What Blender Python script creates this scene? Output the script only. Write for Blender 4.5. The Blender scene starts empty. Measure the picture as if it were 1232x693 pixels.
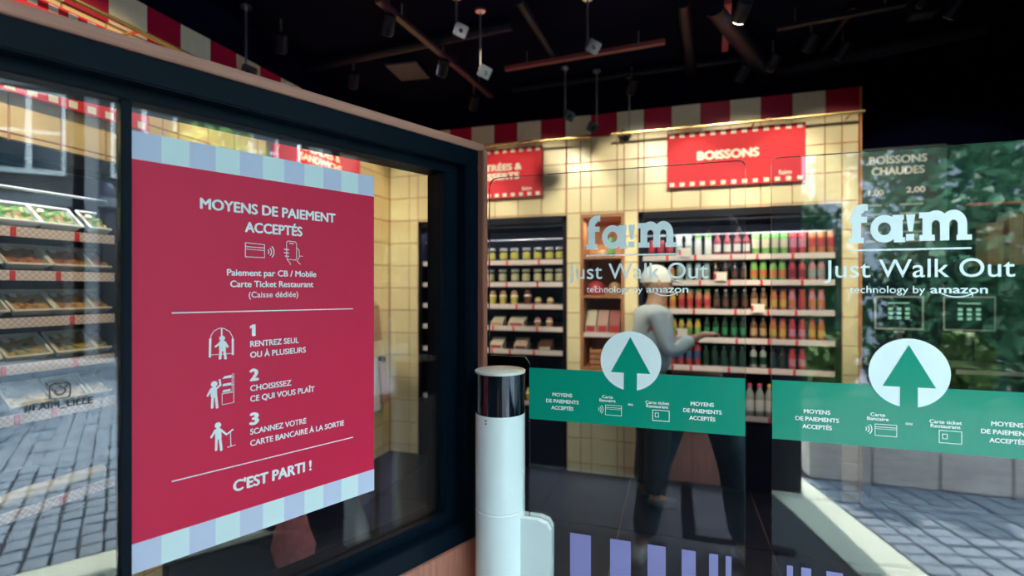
import bpy, bmesh, math, random
from mathutils import Vector, Matrix
random.seed(7)
sc = bpy.context.scene
COL = sc.collection
# ---------------------------------------------------------------- camera, light, exposure
F = 605.0; PSI = math.radians(17.8); EYE = 1.4
CP, SP = math.cos(PSI), math.sin(PSI)
cd = bpy.data.cameras.new('camera'); cam = bpy.data.objects.new('camera', cd); COL.objects.link(cam)
cd.sensor_width = 36; cd.lens = 36*F/1232; cd.clip_start = 0.02; cd.clip_end = 200
cam.location = (0, 0, EYE); cam.rotation_euler = (math.pi/2, 0, PSI)
cd.dof.use_dof = True; cd.dof.focus_distance = 1.25; cd.dof.aperture_fstop = 1.9
sc.camera = cam
sc.view_settings.view_transform = 'Standard'; sc.view_settings.look = 'None'
sc.view_settings.exposure = 0.56; sc.view_settings.gamma = 1.0
sc.cycles.transparent_max_bounces = 24
w = bpy.data.worlds.new('sky'); sc.world = w; w.use_nodes = True
SKY = 9.3
bg = w.node_tree.nodes['Background']; bg.inputs[0].default_value = (0.74, 0.90, 1.0, 1); bg.inputs[1].default_value = SKY
sd = bpy.data.lights.new('sun', 'SUN'); sd.energy = 15.0; sd.angle = math.radians(1.0); sd.color = (1.0, 0.95, 0.86)
sun = bpy.data.objects.new('sun', sd); COL.objects.link(sun)
sun.rotation_euler = Vector((0.12, 0.75, -0.95)).to_track_quat('-Z', 'Y').to_euler()
CEIL = 2.95
def spot(loc, target, energy, angle=80, color=(1.0, 0.80, 0.50), r=0.04, blend=0.8):
    l = bpy.data.lights.new('spotlight_beam', 'SPOT'); l.energy = energy; l.color = color
    l.spot_size = math.radians(angle); l.spot_blend = blend; l.shadow_soft_size = r
    o = bpy.data.objects.new('spotlight_beam', l); COL.objects.link(o); o.location = loc
    o.rotation_euler = (Vector(target)-Vector(loc)).to_track_quat('-Z', 'Y').to_euler(); return o
def area(loc, rot, sx, sy, energy, color):
    l = bpy.data.lights.new('strip_light', 'AREA'); l.shape = 'RECTANGLE'; l.size = sx; l.size_y = sy; l.energy = energy; l.color = color
    o = bpy.data.objects.new('strip_light', l); COL.objects.link(o); o.location = loc; o.rotation_euler = rot; return o
WARM = (1.0, 0.86, 0.60)
for x_, e_ in ((-1.9, 22), (-1.05, 26), (-0.2, 26), (0.45, 30), (1.0, 22)):   # ceiling wall washers, back wall
    spot((x_, 1.75, 2.86), (x_, 3.8, 1.75), e_*3.3, 42, WARM, blend=0.3)
for y_, e_ in ((0.6, 22), (1.45, 24), (2.5, 24), (3.2, 20)):                    # left wall
    spot((-1.15, y_, 2.86), (-2.3, y_, 1.86), e_*1.5, 60, (1.0, 0.76, 0.44), blend=0.35)
for x_, y_ in ((-1.5, 2.9), (-0.5, 2.2), (0.7, 2.4)):
    spot((x_, y_, 2.86), (x_, y_+0.3, 0), 20, 110, (1.0, 0.86, 0.7))
# ---------------------------------------------------------------- measuring helpers
def ray(x, y):
    a = (x-616)/F; h = (346.5-y)/F
    return Vector((a*CP-SP, a*SP+CP, h))
def onY(x, y, Y): r = ray(x, y); k = Y/r.y; return Vector((r.x*k, Y, EYE+r.z*k))
def XY(x, Y): return onY(x, 346.5, Y).x
def onX(x, y, X): r = ray(x, y); k = X/r.x; return Vector((X, r.y*k, EYE+r.z*k))
def onZ(x, y, Z): r = ray(x, y); k = (Z-EYE)/r.z; return Vector((r.x*k, r.y*k, Z))
# window frame: origin under the poster's left edge, local x along the glass, local y away from the street
WD = Vector((0.3983, 0.9172)); WN = Vector((0.9172, -0.3983)); WO = Vector((-0.929, 0.652)); WROT = math.atan2(WD.y, WD.x)
def onW(x, y, s=0.0):
    r = ray(x, y); P = WO+WN*s
    k = P.dot(WN)/(r.x*WN.x+r.y*WN.y); p = Vector((r.x*k, r.y*k))-WO
    return p.dot(WD), EYE+r.z*k
GY = 1.3
# ---------------------------------------------------------------- materials
MATS = {}
def mat(name, c, rough=0.5, metal=0.0, var=0.0, scale=30, bump=0.0, emit=0.0, coat=0.0, spec=0.5, stretch=None):
    if name in MATS: return MATS[name]
    m = bpy.data.materials.new(name); m.use_nodes = True; nt = m.node_tree; b = nt.nodes['Principled BSDF']
    b.inputs['Base Color'].default_value = (*c, 1); b.inputs['Roughness'].default_value = rough; b.inputs['Metallic'].default_value = metal
    b.inputs['Specular IOR Level'].default_value = spec
    if coat: b.inputs['Coat Weight'].default_value = coat; b.inputs['Coat Roughness'].default_value = 0.05
    if emit: b.inputs['Emission Color'].default_value = (*c, 1); b.inputs['Emission Strength'].default_value = emit
    if var or bump:
        tc = nt.nodes.new('ShaderNodeTexCoord'); n = nt.nodes.new('ShaderNodeTexNoise'); n.inputs['Scale'].default_value = scale; n.inputs['Detail'].default_value = 4
        if stretch:
            mp = nt.nodes.new('ShaderNodeMapping'); mp.inputs['Scale'].default_value = stretch
            nt.links.new(tc.outputs['Object'], mp.inputs[0]); nt.links.new(mp.outputs[0], n.inputs['Vector'])
        else: nt.links.new(tc.outputs['Object'], n.inputs['Vector'])
        if var:
            r = nt.nodes.new('ShaderNodeValToRGB')
            r.color_ramp.elements[0].position = 0.3; r.color_ramp.elements[1].position = 0.7
            r.color_ramp.elements[0].color = (*[max(0, v*(1-var)) for v in c], 1); r.color_ramp.elements[1].color = (*[min(1, v*(1+var)) for v in c], 1)
            nt.links.new(n.outputs['Fac'], r.inputs[0]); nt.links.new(r.outputs[0], b.inputs['Base Color'])
        if bump:
            bp = nt.nodes.new('ShaderNodeBump'); bp.inputs['Strength'].default_value = bump; bp.inputs['Distance'].default_value = 0.01
            nt.links.new(n.outputs['Fac'], bp.inputs['Height']); nt.links.new(bp.outputs[0], b.inputs['Normal'])
    MATS[name] = m; return m
def glass(name, ior=1.5, tint=(0.97, 0.99, 0.99), rough=0.0):
    if name in MATS: return MATS[name]
    m = bpy.data.materials.new(name); m.use_nodes = True; nt = m.node_tree; nt.nodes.clear()
    out = nt.nodes.new('ShaderNodeOutputMaterial'); mx = nt.nodes.new('ShaderNodeMixShader'); tr = nt.nodes.new('ShaderNodeBsdfTransparent')
    gl = nt.nodes.new('ShaderNodeBsdfGlossy'); fr = nt.nodes.new('ShaderNodeFresnel'); ge = nt.nodes.new('ShaderNodeNewGeometry')
    ma = nt.nodes.new('ShaderNodeMath'); ma.operation = 'MULTIPLY_ADD'; ma.inputs[1].default_value = 1/ior-ior; ma.inputs[2].default_value = ior
    nt.links.new(ge.outputs['Backfacing'], ma.inputs[0]); nt.links.new(ma.outputs[0], fr.inputs['IOR'])
    tr.inputs[0].default_value = (*tint, 1); gl.inputs['Roughness'].default_value = rough; gl.inputs[0].default_value = (1, 1, 1, 1)
    nt.links.new(fr.outputs[0], mx.inputs[0]); nt.links.new(tr.outputs[0], mx.inputs[1]); nt.links.new(gl.outputs[0], mx.inputs[2]); nt.links.new(mx.outputs[0], out.inputs[0])
    MATS[name] = m; return m
def checker(name, c1, c2, scale):
    if name in MATS: return MATS[name]
    m = mat(name, c1, 0.5); nt = m.node_tree; ch = nt.nodes.new('ShaderNodeTexChecker'); tc = nt.nodes.new('ShaderNodeTexCoord')
    ch.inputs['Scale'].default_value = scale; ch.inputs['Color1'].default_value = (*c1, 1); ch.inputs['Color2'].default_value = (*c2, 1)
    nt.links.new(tc.outputs['Object'], ch.inputs['Vector']); nt.links.new(ch.outputs[0], nt.nodes['Principled BSDF'].inputs['Base Color']); return m
TILE = mat('cream_tile', (0.84, 0.76, 0.48), 0.28, var=0.05, scale=2.0)
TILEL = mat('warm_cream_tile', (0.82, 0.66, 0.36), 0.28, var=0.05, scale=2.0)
GROUT = mat('red_grout', (0.50, 0.22, 0.15), 0.8)
RED = mat('red_fascia', (0.46, 0.002, 0.05), 0.45, var=0.03)
CREAM = mat('cream_fascia', (0.80, 0.75, 0.62), 0.45, var=0.03)
SIGNRED = mat('sign_red', (0.74, 0.022, 0.045), 0.6, spec=0.3)
SIGNWHITE = mat('sign_white', (0.88, 0.84, 0.74), 0.5)
POSTER = mat('poster_red', (0.72, 0.007, 0.068), 0.5, var=0.02, scale=3)
PW = mat('print_white', (0.88, 0.98, 0.97), 0.5)
LAV = mat('stripe_lavender', (0.62, 0.70, 0.88), 0.5)
MINT = mat('stripe_pale', (0.74, 0.93, 0.94), 0.5)
VINYL = mat('vinyl_white', (0.82, 0.96, 0.96), 0.45)
GREEN = mat('vinyl_green', (0.001, 0.31, 0.20), 0.22, coat=0.4)
PURP = mat('vinyl_lavender', (0.28, 0.28, 0.58), 0.45)
DARKF = mat('dark_frame', (0.0010, 0.007, 0.015), 0.42, spec=0.12, var=0.1, scale=8)
BLACK = mat('black_paint', (0.002, 0.003, 0.012), 0.6, spec=0.2)
NAVY = mat('navy_black', (0.0002, 0.0008, 0.015), 0.95, var=0.2, scale=4, spec=0.1)
NAVY2 = mat('navy_steel', (0.005, 0.008, 0.022), 0.45, var=0.2, scale=10, spec=0.25)
WOOD = mat('pinkish_oak', (0.46, 0.19, 0.13), 0.5, var=0.22, scale=5, stretch=(18, 18, 1.0), bump=0.1)
WOODH = mat('oak_edge', (0.50, 0.24, 0.17), 0.5, var=0.18, scale=4, stretch=(1.0, 20, 20), bump=0.08)
WOODB = mat('warm_bread_oak', (0.42, 0.19, 0.09), 0.5, var=0.2, scale=10, stretch=(10, 10, 1))
WHITEM = mat('white_enamel', (0.76, 0.90, 0.90), 0.25, coat=0.3)
GLOSSB = mat('gloss_black', (0.004, 0.008, 0.014), 0.06, coat=0.5)
STEEL = mat('brushed_steel', (0.55, 0.57, 0.60), 0.3, metal=0.9)
BRASS = mat('brass', (0.80, 0.62, 0.30), 0.25, metal=0.9)
FLOORM = mat('dark_floor', (0.010, 0.012, 0.024), 0.3, var=0.25, scale=3, spec=0.35)
STRIP = checker('checked_strip', (0.80, 0.74, 0.74), (0.60, 0.50, 0.54), 90)
TAG = mat('red_price_tag', (0.70, 0.03, 0.05), 0.5)
CARD = mat('paper_card', (0.82, 0.80, 0.74), 0.6)
SHELFM = mat('shelf_dark', (0.010, 0.011, 0.022), 0.5)
GATEG = glass('gate_glass', 1.72, (0.955, 0.975, 0.985))
WING = glass('window_glass', 1.62, (0.96, 0.985, 0.99))
CLEAR = glass('clear_plastic', 1.35, (0.97, 0.97, 0.97))
JARG = glass('jar_glass', 1.4, (0.93, 0.95, 0.95))
EDGE = mat('glass_edge', (0.012, 0.025, 0.035), 0.08)
# ---------------------------------------------------------------- mesh helpers
class MB:
    def __init__(s): s.v = []; s.f = []; s.m = []; s.smooth = False
    def add(s, vs, fs, mi=0):
        o = len(s.v); s.v += [tuple(v) for v in vs]; s.f += [tuple(i+o for i in f) for f in fs]; s.m += [mi]*len(fs); return s
    def box(s, x0, x1, y0, y1, z0, z1, mi=0):
        return s.add([(x0,y0,z0),(x1,y0,z0),(x1,y1,z0),(x0,y1,z0),(x0,y0,z1),(x1,y0,z1),(x1,y1,z1),(x0,y1,z1)],
                     [(0,3,2,1),(4,5,6,7),(0,1,5,4),(1,2,6,5),(2,3,7,6),(3,0,4,7)], mi)
    def bevbox(s, x0, x1, y0, y1, z0, z1, b=0.004, mi=0):
        bm = bmesh.new(); bmesh.ops.create_cube(bm, size=1)
        for v in bm.verts: v.co = ((x0+x1)/2+v.co.x*(x1-x0), (y0+y1)/2+v.co.y*(y1-y0), (z0+z1)/2+v.co.z*(z1-z0))
        bmesh.ops.bevel(bm, geom=bm.edges[:], offset=b, segments=2, affect='EDGES')
        bm.verts.index_update(); s.add([v.co for v in bm.verts], [[v.index for v in f.verts] for f in bm.faces], mi); bm.free(); return s
    def lathe(s, prof, n=14, c=(0,0,0), mi=0, caps=True):
        vs = []; fs = []
        for r, z in prof:
            for i in range(n):
                a = 2*math.pi*i/n; vs.append((c[0]+r*math.cos(a), c[1]+r*math.sin(a), c[2]+z))
        for j in range(len(prof)-1):
            for i in range(n):
                k = (i+1) % n; fs.append((j*n+i, j*n+k, (j+1)*n+k, (j+1)*n+i))
        if caps: fs.append(tuple(range(n-1, -1, -1))); fs.append(tuple((len(prof)-1)*n+i for i in range(n)))
        return s.add(vs, fs, mi)
    def tube(s, pts, r, n=8, mi=0):
        pts = [Vector(p) for p in pts]; vs = []; fs = []
        rs = r if isinstance(r, (list, tuple)) else [r]*len(pts)
        for j, p in enumerate(pts):
            d = (pts[min(j+1, len(pts)-1)]-pts[max(j-1, 0)]).normalized()
            u = d.orthogonal().normalized() if j == 0 else (u-d*u.dot(d)).normalized()
            q = d.cross(u)
            for i in range(n):
                a = 2*math.pi*i/n; vs.append(p+(u*math.cos(a)+q*math.sin(a))*rs[j])
        for j in range(len(pts)-1):
            for i in range(n):
                k = (i+1) % n; fs.append((j*n+i, j*n+k, (j+1)*n+k, (j+1)*n+i))
        fs.append(tuple(range(n-1, -1, -1))); fs.append(tuple((len(pts)-1)*n+i for i in range(n)))
        return s.add(vs, fs, mi)
    def prism(s, poly, y0, y1, mi=0, side=None):      # poly in local x,z, extruded along y (y0 is the front)
        n = len(poly); vs = [(p[0], y0, p[1]) for p in poly]+[(p[0], y1, p[1]) for p in poly]
        s.add(vs, [tuple(range(n)), tuple(range(2*n-1, n-1, -1))], mi)
        o = len(s.v)-2*n
        for i in range(n):
            k = (i+1) % n; s.f.append((o+i, o+n+i, o+n+k, o+k)); s.m.append(mi if side is None else side)
        return s
    def flat(s, poly, y, mi=0): return s.add([(p[0], y, p[1]) for p in poly], [tuple(range(len(poly)))], mi)
    def strokes(s, pts, w, y, mi=0, closed=False):    # a flat line of width w on the x,z plane
        if closed: pts = list(pts)+[pts[0]]
        for a, b in zip(pts, pts[1:]):
            a = Vector(a); b = Vector(b); d = (b-a); s.lay = getattr(s, 'lay', 0)+1; yy = y-s.lay*0.000004
            if d.length < 1e-6: continue
            d.normalize(); n = Vector((-d.y, d.x))*w/2; e = d*w*0.3
            s.flat([a-n-e, b-n+e, b+n+e, a+n-e], yy, mi)
        return s
    def mesh(s, name, mats):
        me = bpy.data.meshes.new(name); me.from_pydata([tuple(v) for v in s.v], [], s.f)
        for m in (mats if isinstance(mats, (list, tuple)) else [mats]): me.materials.append(m)
        me.polygons.foreach_set('material_index', s.m)
        if s.smooth: me.polygons.foreach_set('use_smooth', [True]*len(me.polygons))
        me.update(); 
        if s.smooth: 
            try: me.set_sharp_from_angle(angle=math.radians(40))
            except Exception: pass
        return me
    def build(s, name, mats, parent=None, loc=None, rz=0):
        o = bpy.data.objects.new(name, s.mesh(name, mats)); COL.objects.link(o)
        if parent: o.parent = parent
        if loc is not None: o.location = loc
        o.rotation_euler.z = rz
        return o
def arcpts(cx, cz, r, a0, a1, n, rz=None):
    rz = r if rz is None else rz
    return [(cx+r*math.cos(math.radians(a0+(a1-a0)*i/n)), cz+rz*math.sin(math.radians(a0+(a1-a0)*i/n))) for i in range(n+1)]
def thing(name, label, cat, loc=(0,0,0), rz=0, group=None):
    o = bpy.data.objects.new(name, None); o.empty_display_size = 0.05; COL.objects.link(o); o.location = loc; o.rotation_euler.z = rz
    return tag(o, label, cat, group)
def tag(o, label, cat, group=None):
    o['label'] = label; o['category'] = cat
    if group: o['group'] = group
    return o
def struct(o): o['kind'] = 'structure'; return o
def sempty(name, loc=(0,0,0), rz=0):
    o = bpy.data.objects.new(name, None); COL.objects.link(o); o.location = loc; o.rotation_euler.z = rz; return struct(o)
def piece(name, me, parent, loc, rz=0, scale=None):
    o = bpy.data.objects.new(name, me); COL.objects.link(o); o.parent = parent; o.location = loc; o.rotation_euler.z = rz
    if scale: o.scale = scale
    return o
def copytree(o, parent=None):
    c = o.copy(); COL.objects.link(c); c.parent = parent
    for ch in list(o.children): copytree(ch, c)
    return c
TXT = {}
def text_mb(s, bold=0.0, shear=0.0):
    key = (s, bold, shear)
    if key in TXT: return TXT[key]
    cu = bpy.data.curves.new('txt', 'FONT'); cu.body = s; cu.size = 1; cu.offset = bold; cu.resolution_u = 4; cu.shear = shear
    cu.fill_mode = 'FRONT'
    cu.space_character = 1.0+bold*2
    o = bpy.data.objects.new('txt', cu); COL.objects.link(o)
    dg = bpy.context.evaluated_depsgraph_get(); me = bpy.data.meshes.new_from_object(o.evaluated_get(dg))
    vs = [tuple(v.co) for v in me.vertices]; fs = [tuple(p.vertices) for p in me.polygons]
    bpy.data.objects.remove(o); bpy.data.curves.remove(cu); bpy.data.meshes.remove(me)
    TXT[key] = (vs, fs); return TXT[key]
CAPH = 0.72
def text(s, x0, x1, zbase, cap, y, m, parent, bold=0.0, name='lettering', mb=None):
    fat = 0.0
    if bold > 0.015: fat = 0.05*bold/0.03; bold = 0.0
    vs, fs = text_mb(s, bold)
    xs = [v[0] for v in vs]; a, b = min(xs), max(xs); kx = (x1-x0)/(b-a); kz = cap/CAPH
    mb = mb or MB(); sh = [(0, 0)]
    if fat: g = fat*cap; sh = [(0, 0), (-g, 0), (g, 0), (0, g*0.7), (0, -g*0.7)]
    for q, (dx, dz) in enumerate(sh): mb.add([(x0+(v[0]-a)*kx+dx, y-q*0.00003, zbase+v[1]*kz+dz) for v in vs], fs)
    return mb.build(name, m, parent) if parent is not None else mb
# ---------------------------------------------------------------- room shell
BY = 3.8; LX = -2.33; PIT = 0.193
def shell(name, x0, x1, y0, y1, z0, z1, m):
    return struct(MB().box(x0, x1, y0, y1, z0, z1).build(name, m))
fl = sempty('floor')
MB().box(LX-0.6, 3.2, 1.36, 5.2, -0.08, -0.012).build('floor_base', GROUT, fl)
MB().box(LX-0.6, -0.6, -0.6, 1.36, -0.08, -0.012).build('floor_base', GROUT, fl)
ft = MB().box(-0.397, 0.397, -0.397, 0.397, -0.012, 0).mesh('floor_tile', FLOORM)
for i in range(-3, 4):
    for j in range(0, 5):
        X = 0.1+i*0.8; Y = 1.77+j*0.8
        if X-0.4 < LX-0.55: continue
        piece('floor_tile', ft, fl, (X, Y, 0))
for X, Y in ((-1.9, 0.96), (-1.9, 0.16), (-1.5, 0.97)):
    if X == -1.9: piece('floor_tile', ft, fl, (X, Y, 0))
shell('shading_soffit', LX-0.7, 1.6, -0.55, 1.29, CEIL, CEIL+0.1, NAVY)  # unseen soffit added over the entrance to keep sky and sun off it
ce = shell('ceiling', LX-0.7, 2.83, 1.291, 4.8, CEIL, CEIL+0.1, NAVY)
# walls behind the tiles, built around the chiller and bread openings
FR1 = (-2.05, -0.778); FR2 = (-0.246, 1.051); NI = (-0.672, -0.347); TOPZ = 1.955; NIB = 0.78
wb = sempty('wall_back')
m = MB()
for a, b, c, d in ((LX, FR1[0], 0, 2.7), (FR1[0], FR1[1], TOPZ, 2.7), (FR1[1], NI[0], 0, 2.7), (NI[0], NI[1], TOPZ, 2.7), (NI[0], NI[1], 0, NIB),
                   (NI[1], FR2[0], 0, 2.7), (FR2[0], FR2[1], TOPZ, 2.7), (FR2[1], 1.146, 0, 2.7)):
    m.box(a, b, BY, BY+0.06, c, d)
m.build('grout_backing', GROUT, wb)
TG = 0.0025
def tiles(parent, u0, u1, z0, z1, place, mt, pit, ph, org=0.0, orgz=2.54, cache={}):
    # square tiles on a grid, cut to the rectangle
    i0 = math.floor((u0-org)/pit+1e-6); k = 0
    while org+i0*pit < u1-1e-4:
        a = max(u0, org+i0*pit); b = min(u1, org+(i0+1)*pit)
        j = 0
        while True:
            t = orgz-j*ph; s = t-ph
            if t <= z0+1e-4: break
            c, d = max(s, z0), min(t, z1)
            j += 1
            if d-c < 0.012 or b-a < 0.012: continue
            key = (round(b-a, 3), round(d-c, 3), mt.name)
            if key not in cache:
                w2, h2 = (b-a)/2-TG, (d-c)/2-TG; e = 0.002
                mm = MB(); mm.add([(-w2,0.0,-h2),(w2,0.0,-h2),(w2,0.0,h2),(-w2,0.0,h2),(-w2+e,-0.006,-h2+e),(w2-e,-0.006,-h2+e),(w2-e,-0.006,h2-e),(-w2+e,-0.006,h2-e)],
                    [(4,5,6,7),(0,1,5,4),(1,2,6,5),(2,3,7,6),(3,0,4,7)])
                cache[key] = mm.mesh('wall_tile', mt)
            place(parent, cache[key], (a+b)/2, (c+d)/2)
        i0 += 1
def pb(parent, me, u, z): piece('wall_tile', me, parent, (u, BY, z))
ORG = 1.146
for a, b, c, d in ((LX+0.01, FR1[0], 0, 2.54), (FR1[0], FR1[1], TOPZ, 2.54), (FR1[1], NI[0], 0, 2.54), (NI[0], NI[1], TOPZ, 2.54), (NI[0], NI[1], 0, NIB),
                   (NI[1], FR2[0], 0, 2.54), (FR2[0], FR2[1], TOPZ, 2.54), (FR2[1], 1.146, 0, 2.54)):
    tiles(wb, a, b, c, d, pb, TILE, PIT, 0.19, ORG)
red_sq = MB().box(-PIT/2+0.001, PIT/2-0.001, -0.022, 0, 2.54, 2.70).mesh('fascia_panel', RED)
cre_sq = MB().box(-PIT/2+0.001, PIT/2-0.001, -0.022, 0, 2.54, 2.70).mesh('fascia_panel', CREAM)
for i in range(18):
    piece('fascia_panel', cre_sq if i % 2 else red_sq, wb, (ORG-PIT*(i+0.5), BY, 0))
MB().box(1.146, 1.156, BY-0.03, BY+0.06, 0, 2.7).build('corner_trim', mat('orange_trim', (0.55, 0.22, 0.08), 0.5), wb)
# left wall with one long chiller opening
CH = (-0.2, 1.615); CH2 = (1.78, 3.32)
wl = sempty('wall_left')
m = MB()
for a, b, c, d in ((-0.6, CH[0], 0, 2.7), (CH[0], CH[1], TOPZ-0.01, 2.7), (CH[1], CH2[0], 0, 2.7), (CH2[0], CH2[1], TOPZ-0.01, 2.7), (CH2[1], BY+0.06, 0, 2.7)): m.box(LX-0.06, LX, a, b, c, d)
m.build('grout_backing', GROUT, wl)
def pl(parent, me, u, z): piece('wall_tile', me, parent, (LX, u, z), math.pi/2)
for a, b, c, d in ((-0.58, CH[0], 0, 2.54), (CH[0], CH[1], TOPZ-0.01, 2.54), (CH[1], CH2[0], 0, 2.54), (CH2[0], CH2[1], TOPZ-0.01, 2.54), (CH2[1], BY-0.008, 0, 2.54)):
    tiles(wl, a, b, c, d, pl, TILEL, 0.166, 0.19, 1.36)
rl = MB().box(-0.0825, 0.0825, -0.022, 0, 2.54, 2.70).mesh('fascia_panel', RED)
cl = MB().box(-0.0825, 0.0825, -0.022, 0, 2.54, 2.70).mesh('fascia_panel', CREAM)
for i in range(-12, 15):
    y = 1.36+0.166*(i+0.5)
    if y < BY-0.1: piece('fascia_panel', cl if i % 2 else rl, wl, (LX, y, 0), math.pi/2)
# black upper walls and dark recess to the right
shell('wall_back_upper', LX-0.7, 1.146, BY+0.07, BY+0.15, 2.70, CEIL, NAVY)
shell('wall_left_upper', LX-0.16, LX-0.07, -0.6, BY+0.06, 2.70, CEIL, NAVY)
shell('wall_left_outer', LX-0.72, LX-0.66, -0.66, BY+0.8, 0, CEIL, NAVY)
shell('wall_recess_back', 1.16, 3.2, 4.3, 4.38, 0, CEIL, NAVY)
shell('wall_service_back', LX-0.7, 1.16, 4.72, 4.8, 0, CEIL, NAVY)
shell('wall_recess_side', 1.157, 1.164, BY, 4.3, 0, CEIL, NAVY)
shell('wall_right', 2.75, 2.83, 1.36, 4.3, 0, CEIL, NAVY)
shell('wall_front_right', 1.03, 2.83, 1.42, 1.5, 0, 3.4, mat('brown_stone', (0.12, 0.09, 0.08), 0.7, var=0.2))
shell('wall_front_left', LX-0.7, -1.48, -0.66, -0.58, 0, 3.4, MATS['brown_stone'])
shell('wall_behind', LX-0.7, 0.83, -1.36, -1.26, 0, 8.5, mat('black_facade', (0.008, 0.011, 0.018), 0.6))  # dark wall mirrored in the gates, its unseen height raised to block the sun
for k in range(5): struct(MB().bevbox(-0.19+k*0.16, -0.19+(k+1)*0.16-0.004, -1.26, -1.235, 0.0, 0.62, 0.002).build('trim_%d' % (k+1), mat('sunlit_oak', (0.62, 0.30, 0.22), 0.5, var=0.2, scale=5, stretch=(18, 18, 1))))  # oak coloured lighter to stand in for sunlight on these boards
# ---------------------------------------------------------------- splayed display window
wi = sempty('window_1', (WO.x, WO.y, 0), WROT)
TE = 0.726; TL = -1.25; GB, GT = 0.752, 1.733; FBZ, FTZ = 0.665, 1.808; S = 0.05
def fr(name, t0, t1, s0, s1, z0, z1, m, bev=0.003):
    return MB().bevbox(t0, t1, -s1, -s0, z0, z1, bev).build(name, m, wi)
fr('top_rail', TL, 0.831, -0.08, S, 1.757, FTZ, DARKF)
fr('bottom_rail', TL, 0.831, -0.08, S, FBZ, 0.722, DARKF)
fr('side_post', 0.777, 0.831, -0.08, S, 0.722, 1.757, DARKF)
fr('glazing_bead', TL, 0.777, -0.06, 0.018, GT, 1.757, DARKF, 0.002)
fr('glazing_bead', TL, 0.777, -0.06, 0.018, 0.722, GB, DARKF, 0.002)
fr('glazing_bead', TE, 0.777, -0.06, 0.018, GB, GT, DARKF, 0.002)
fr('mullion', -0.0165, -0.001, -0.03, 0.012, GB, GT, DARKF, 0.002)
fr('side_post', TL-0.06, TL, -0.08, S, FBZ, FTZ, DARKF)
fr('wood_cap', TL-0.06, 0.851, -0.20, S+0.006, FTZ, FTZ+0.022, WOODH, 0.002)
fr('wood_edge', 0.831, 0.851, -0.20, S+0.006, 0, FTZ, WOOD, 0.002)
fr('wood_skirt', TL-0.06, 0.831, -0.20, S-0.004, 0, FBZ, WOOD, 0.002)
MB().box(-0.001, TE, 0.003, 0.010, GB, GT).build('pane', WING, wi)
MB().box(TL, -0.0165, 0.003, 0.010, GB, GT).build('pane', WING, wi)
for o in list(wi.children)[-2:]: o.location.y = -0.013
w2 = sempty('window_2', (0.379-WO.x, WO.y, 0), math.pi-WROT)
def fr2(name, t0, t1, s0, s1, z0, z1, m, bev=0.003):          # mirror image: local y points to the street here
    return MB().bevbox(-t1, -t0, s0, s1, z0, z1, bev).build(name, m, w2)
w2.rotation_euler.z = math.atan2(-WD.y, WD.x)
T2, T3 = -0.40, 0.72
for nm_, a, b, c, d, e_, f_, mm_ in (('top_rail', T2, T3, -0.08, S, 1.757, FTZ, DARKF), ('bottom_rail', T2, T3, -0.08, S, FBZ, 0.722, DARKF), ('side_post', T2-0.06, T2, -0.08, S, FBZ, FTZ, DARKF), ('side_post', T3-0.06, T3, -0.08, S, 0.722, 1.757, DARKF),
    ('dark_skirt', T2-0.06, T3, -0.20, S-0.004, 0, FBZ, NAVY2), ('wood_cap', T2-0.06, T3, -0.20, S, FTZ, FTZ+0.022, WOODH)):
    fr2(nm_, a, b, -d, -c, e_, f_, mm_)
MB().box(-T3+0.06, -T2, -0.01, -0.003, 0.722, 1.757).build('pane', WING, w2)
# ---------------------------------------------------------------- poster (inside the glass)
po = thing('poster', 'large red payment poster with white lettering and striped borders, on the window glass', 'poster', (WO.x, WO.y, 0), WROT)
PT = onW(450, 346.5)[0]; PB, PTP = 0.884, 1.684
MB().box(0, PT, 0, 0.0015, PB, PTP).build('sheet', POSTER, po)
sw = PT/11
for z0, z1 in ((PTP-0.051, PTP), (PB, PB+0.054)):
    for i in range(11): MB().flat([(i*sw, z0), ((i+1)*sw, z0), ((i+1)*sw, z1), (i*sw, z1)], -0.0006).build('border_stripe', MINT if i % 2 else LAV, po)
def ptext(s, l, r, cap, bold=0.02):
    tl, zl = onW(*l); tr, zr = onW(*r); text(s, tl, tr, (zl+zr)/2, cap, -0.0012, PW, po, bold)
Y0 = -0.0012
def pw(x, y): return onW(x, y)
ptext('MOYENS DE PAIEMENT', (241, 250), (403, 268.5), 0.0215, 0.03)
ptext('ACCEPTÉS', (295, 279), (363, 284), 0.0215, 0.03)
ptext('Paiement par CB / Mobile', (273, 331), (380, 333.5), 0.0135, 0.022)
ptext('Carte Ticket Restaurant', (277, 344.5), (376.5, 346), 0.0135, 0.022)
ptext('(Caisse dédiée)', (299, 357.5), (358.5, 357.5), 0.0125, 0.012)
for n, (x, y) in (('1', (301, 404.5)), ('2', (301, 458)), ('3', (301, 511))):
    t, z = pw(x, y)
    if n == '1': MB().flat([(t+0.003, z), (t+0.0105, z), (t+0.0105, z+0.0245), (t+0.0045, z+0.0245), (t-0.001, z+0.021), (t-0.001, z+0.016), (t+0.003, z+0.0175)], Y0).build('numeral', PW, po)
    else: text(n, t, t+0.0155, z, 0.0245, Y0, PW, po, 0.05)
ptext('RENTREZ SEUL', (301, 417), (359, 412.5), 0.0125)
ptext('OU À PLUSIEURS', (301, 430), (367.5, 424), 0.0125)
ptext('CHOISISSEZ', (301, 470), (350, 464), 0.0125)
ptext('CE QUI VOUS PLAÎT', (301, 483), (378, 471), 0.0125)
ptext('SCANNEZ VOTRE', (301, 523), (368, 509), 0.0125)
ptext('CARTE BANCAIRE À LA SORTIE', (301, 536), (413.5, 512), 0.0125)
ptext("C'EST PARTI !", (281, 590.5), (374, 566), 0.023, 0.035)
m = MB()
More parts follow.
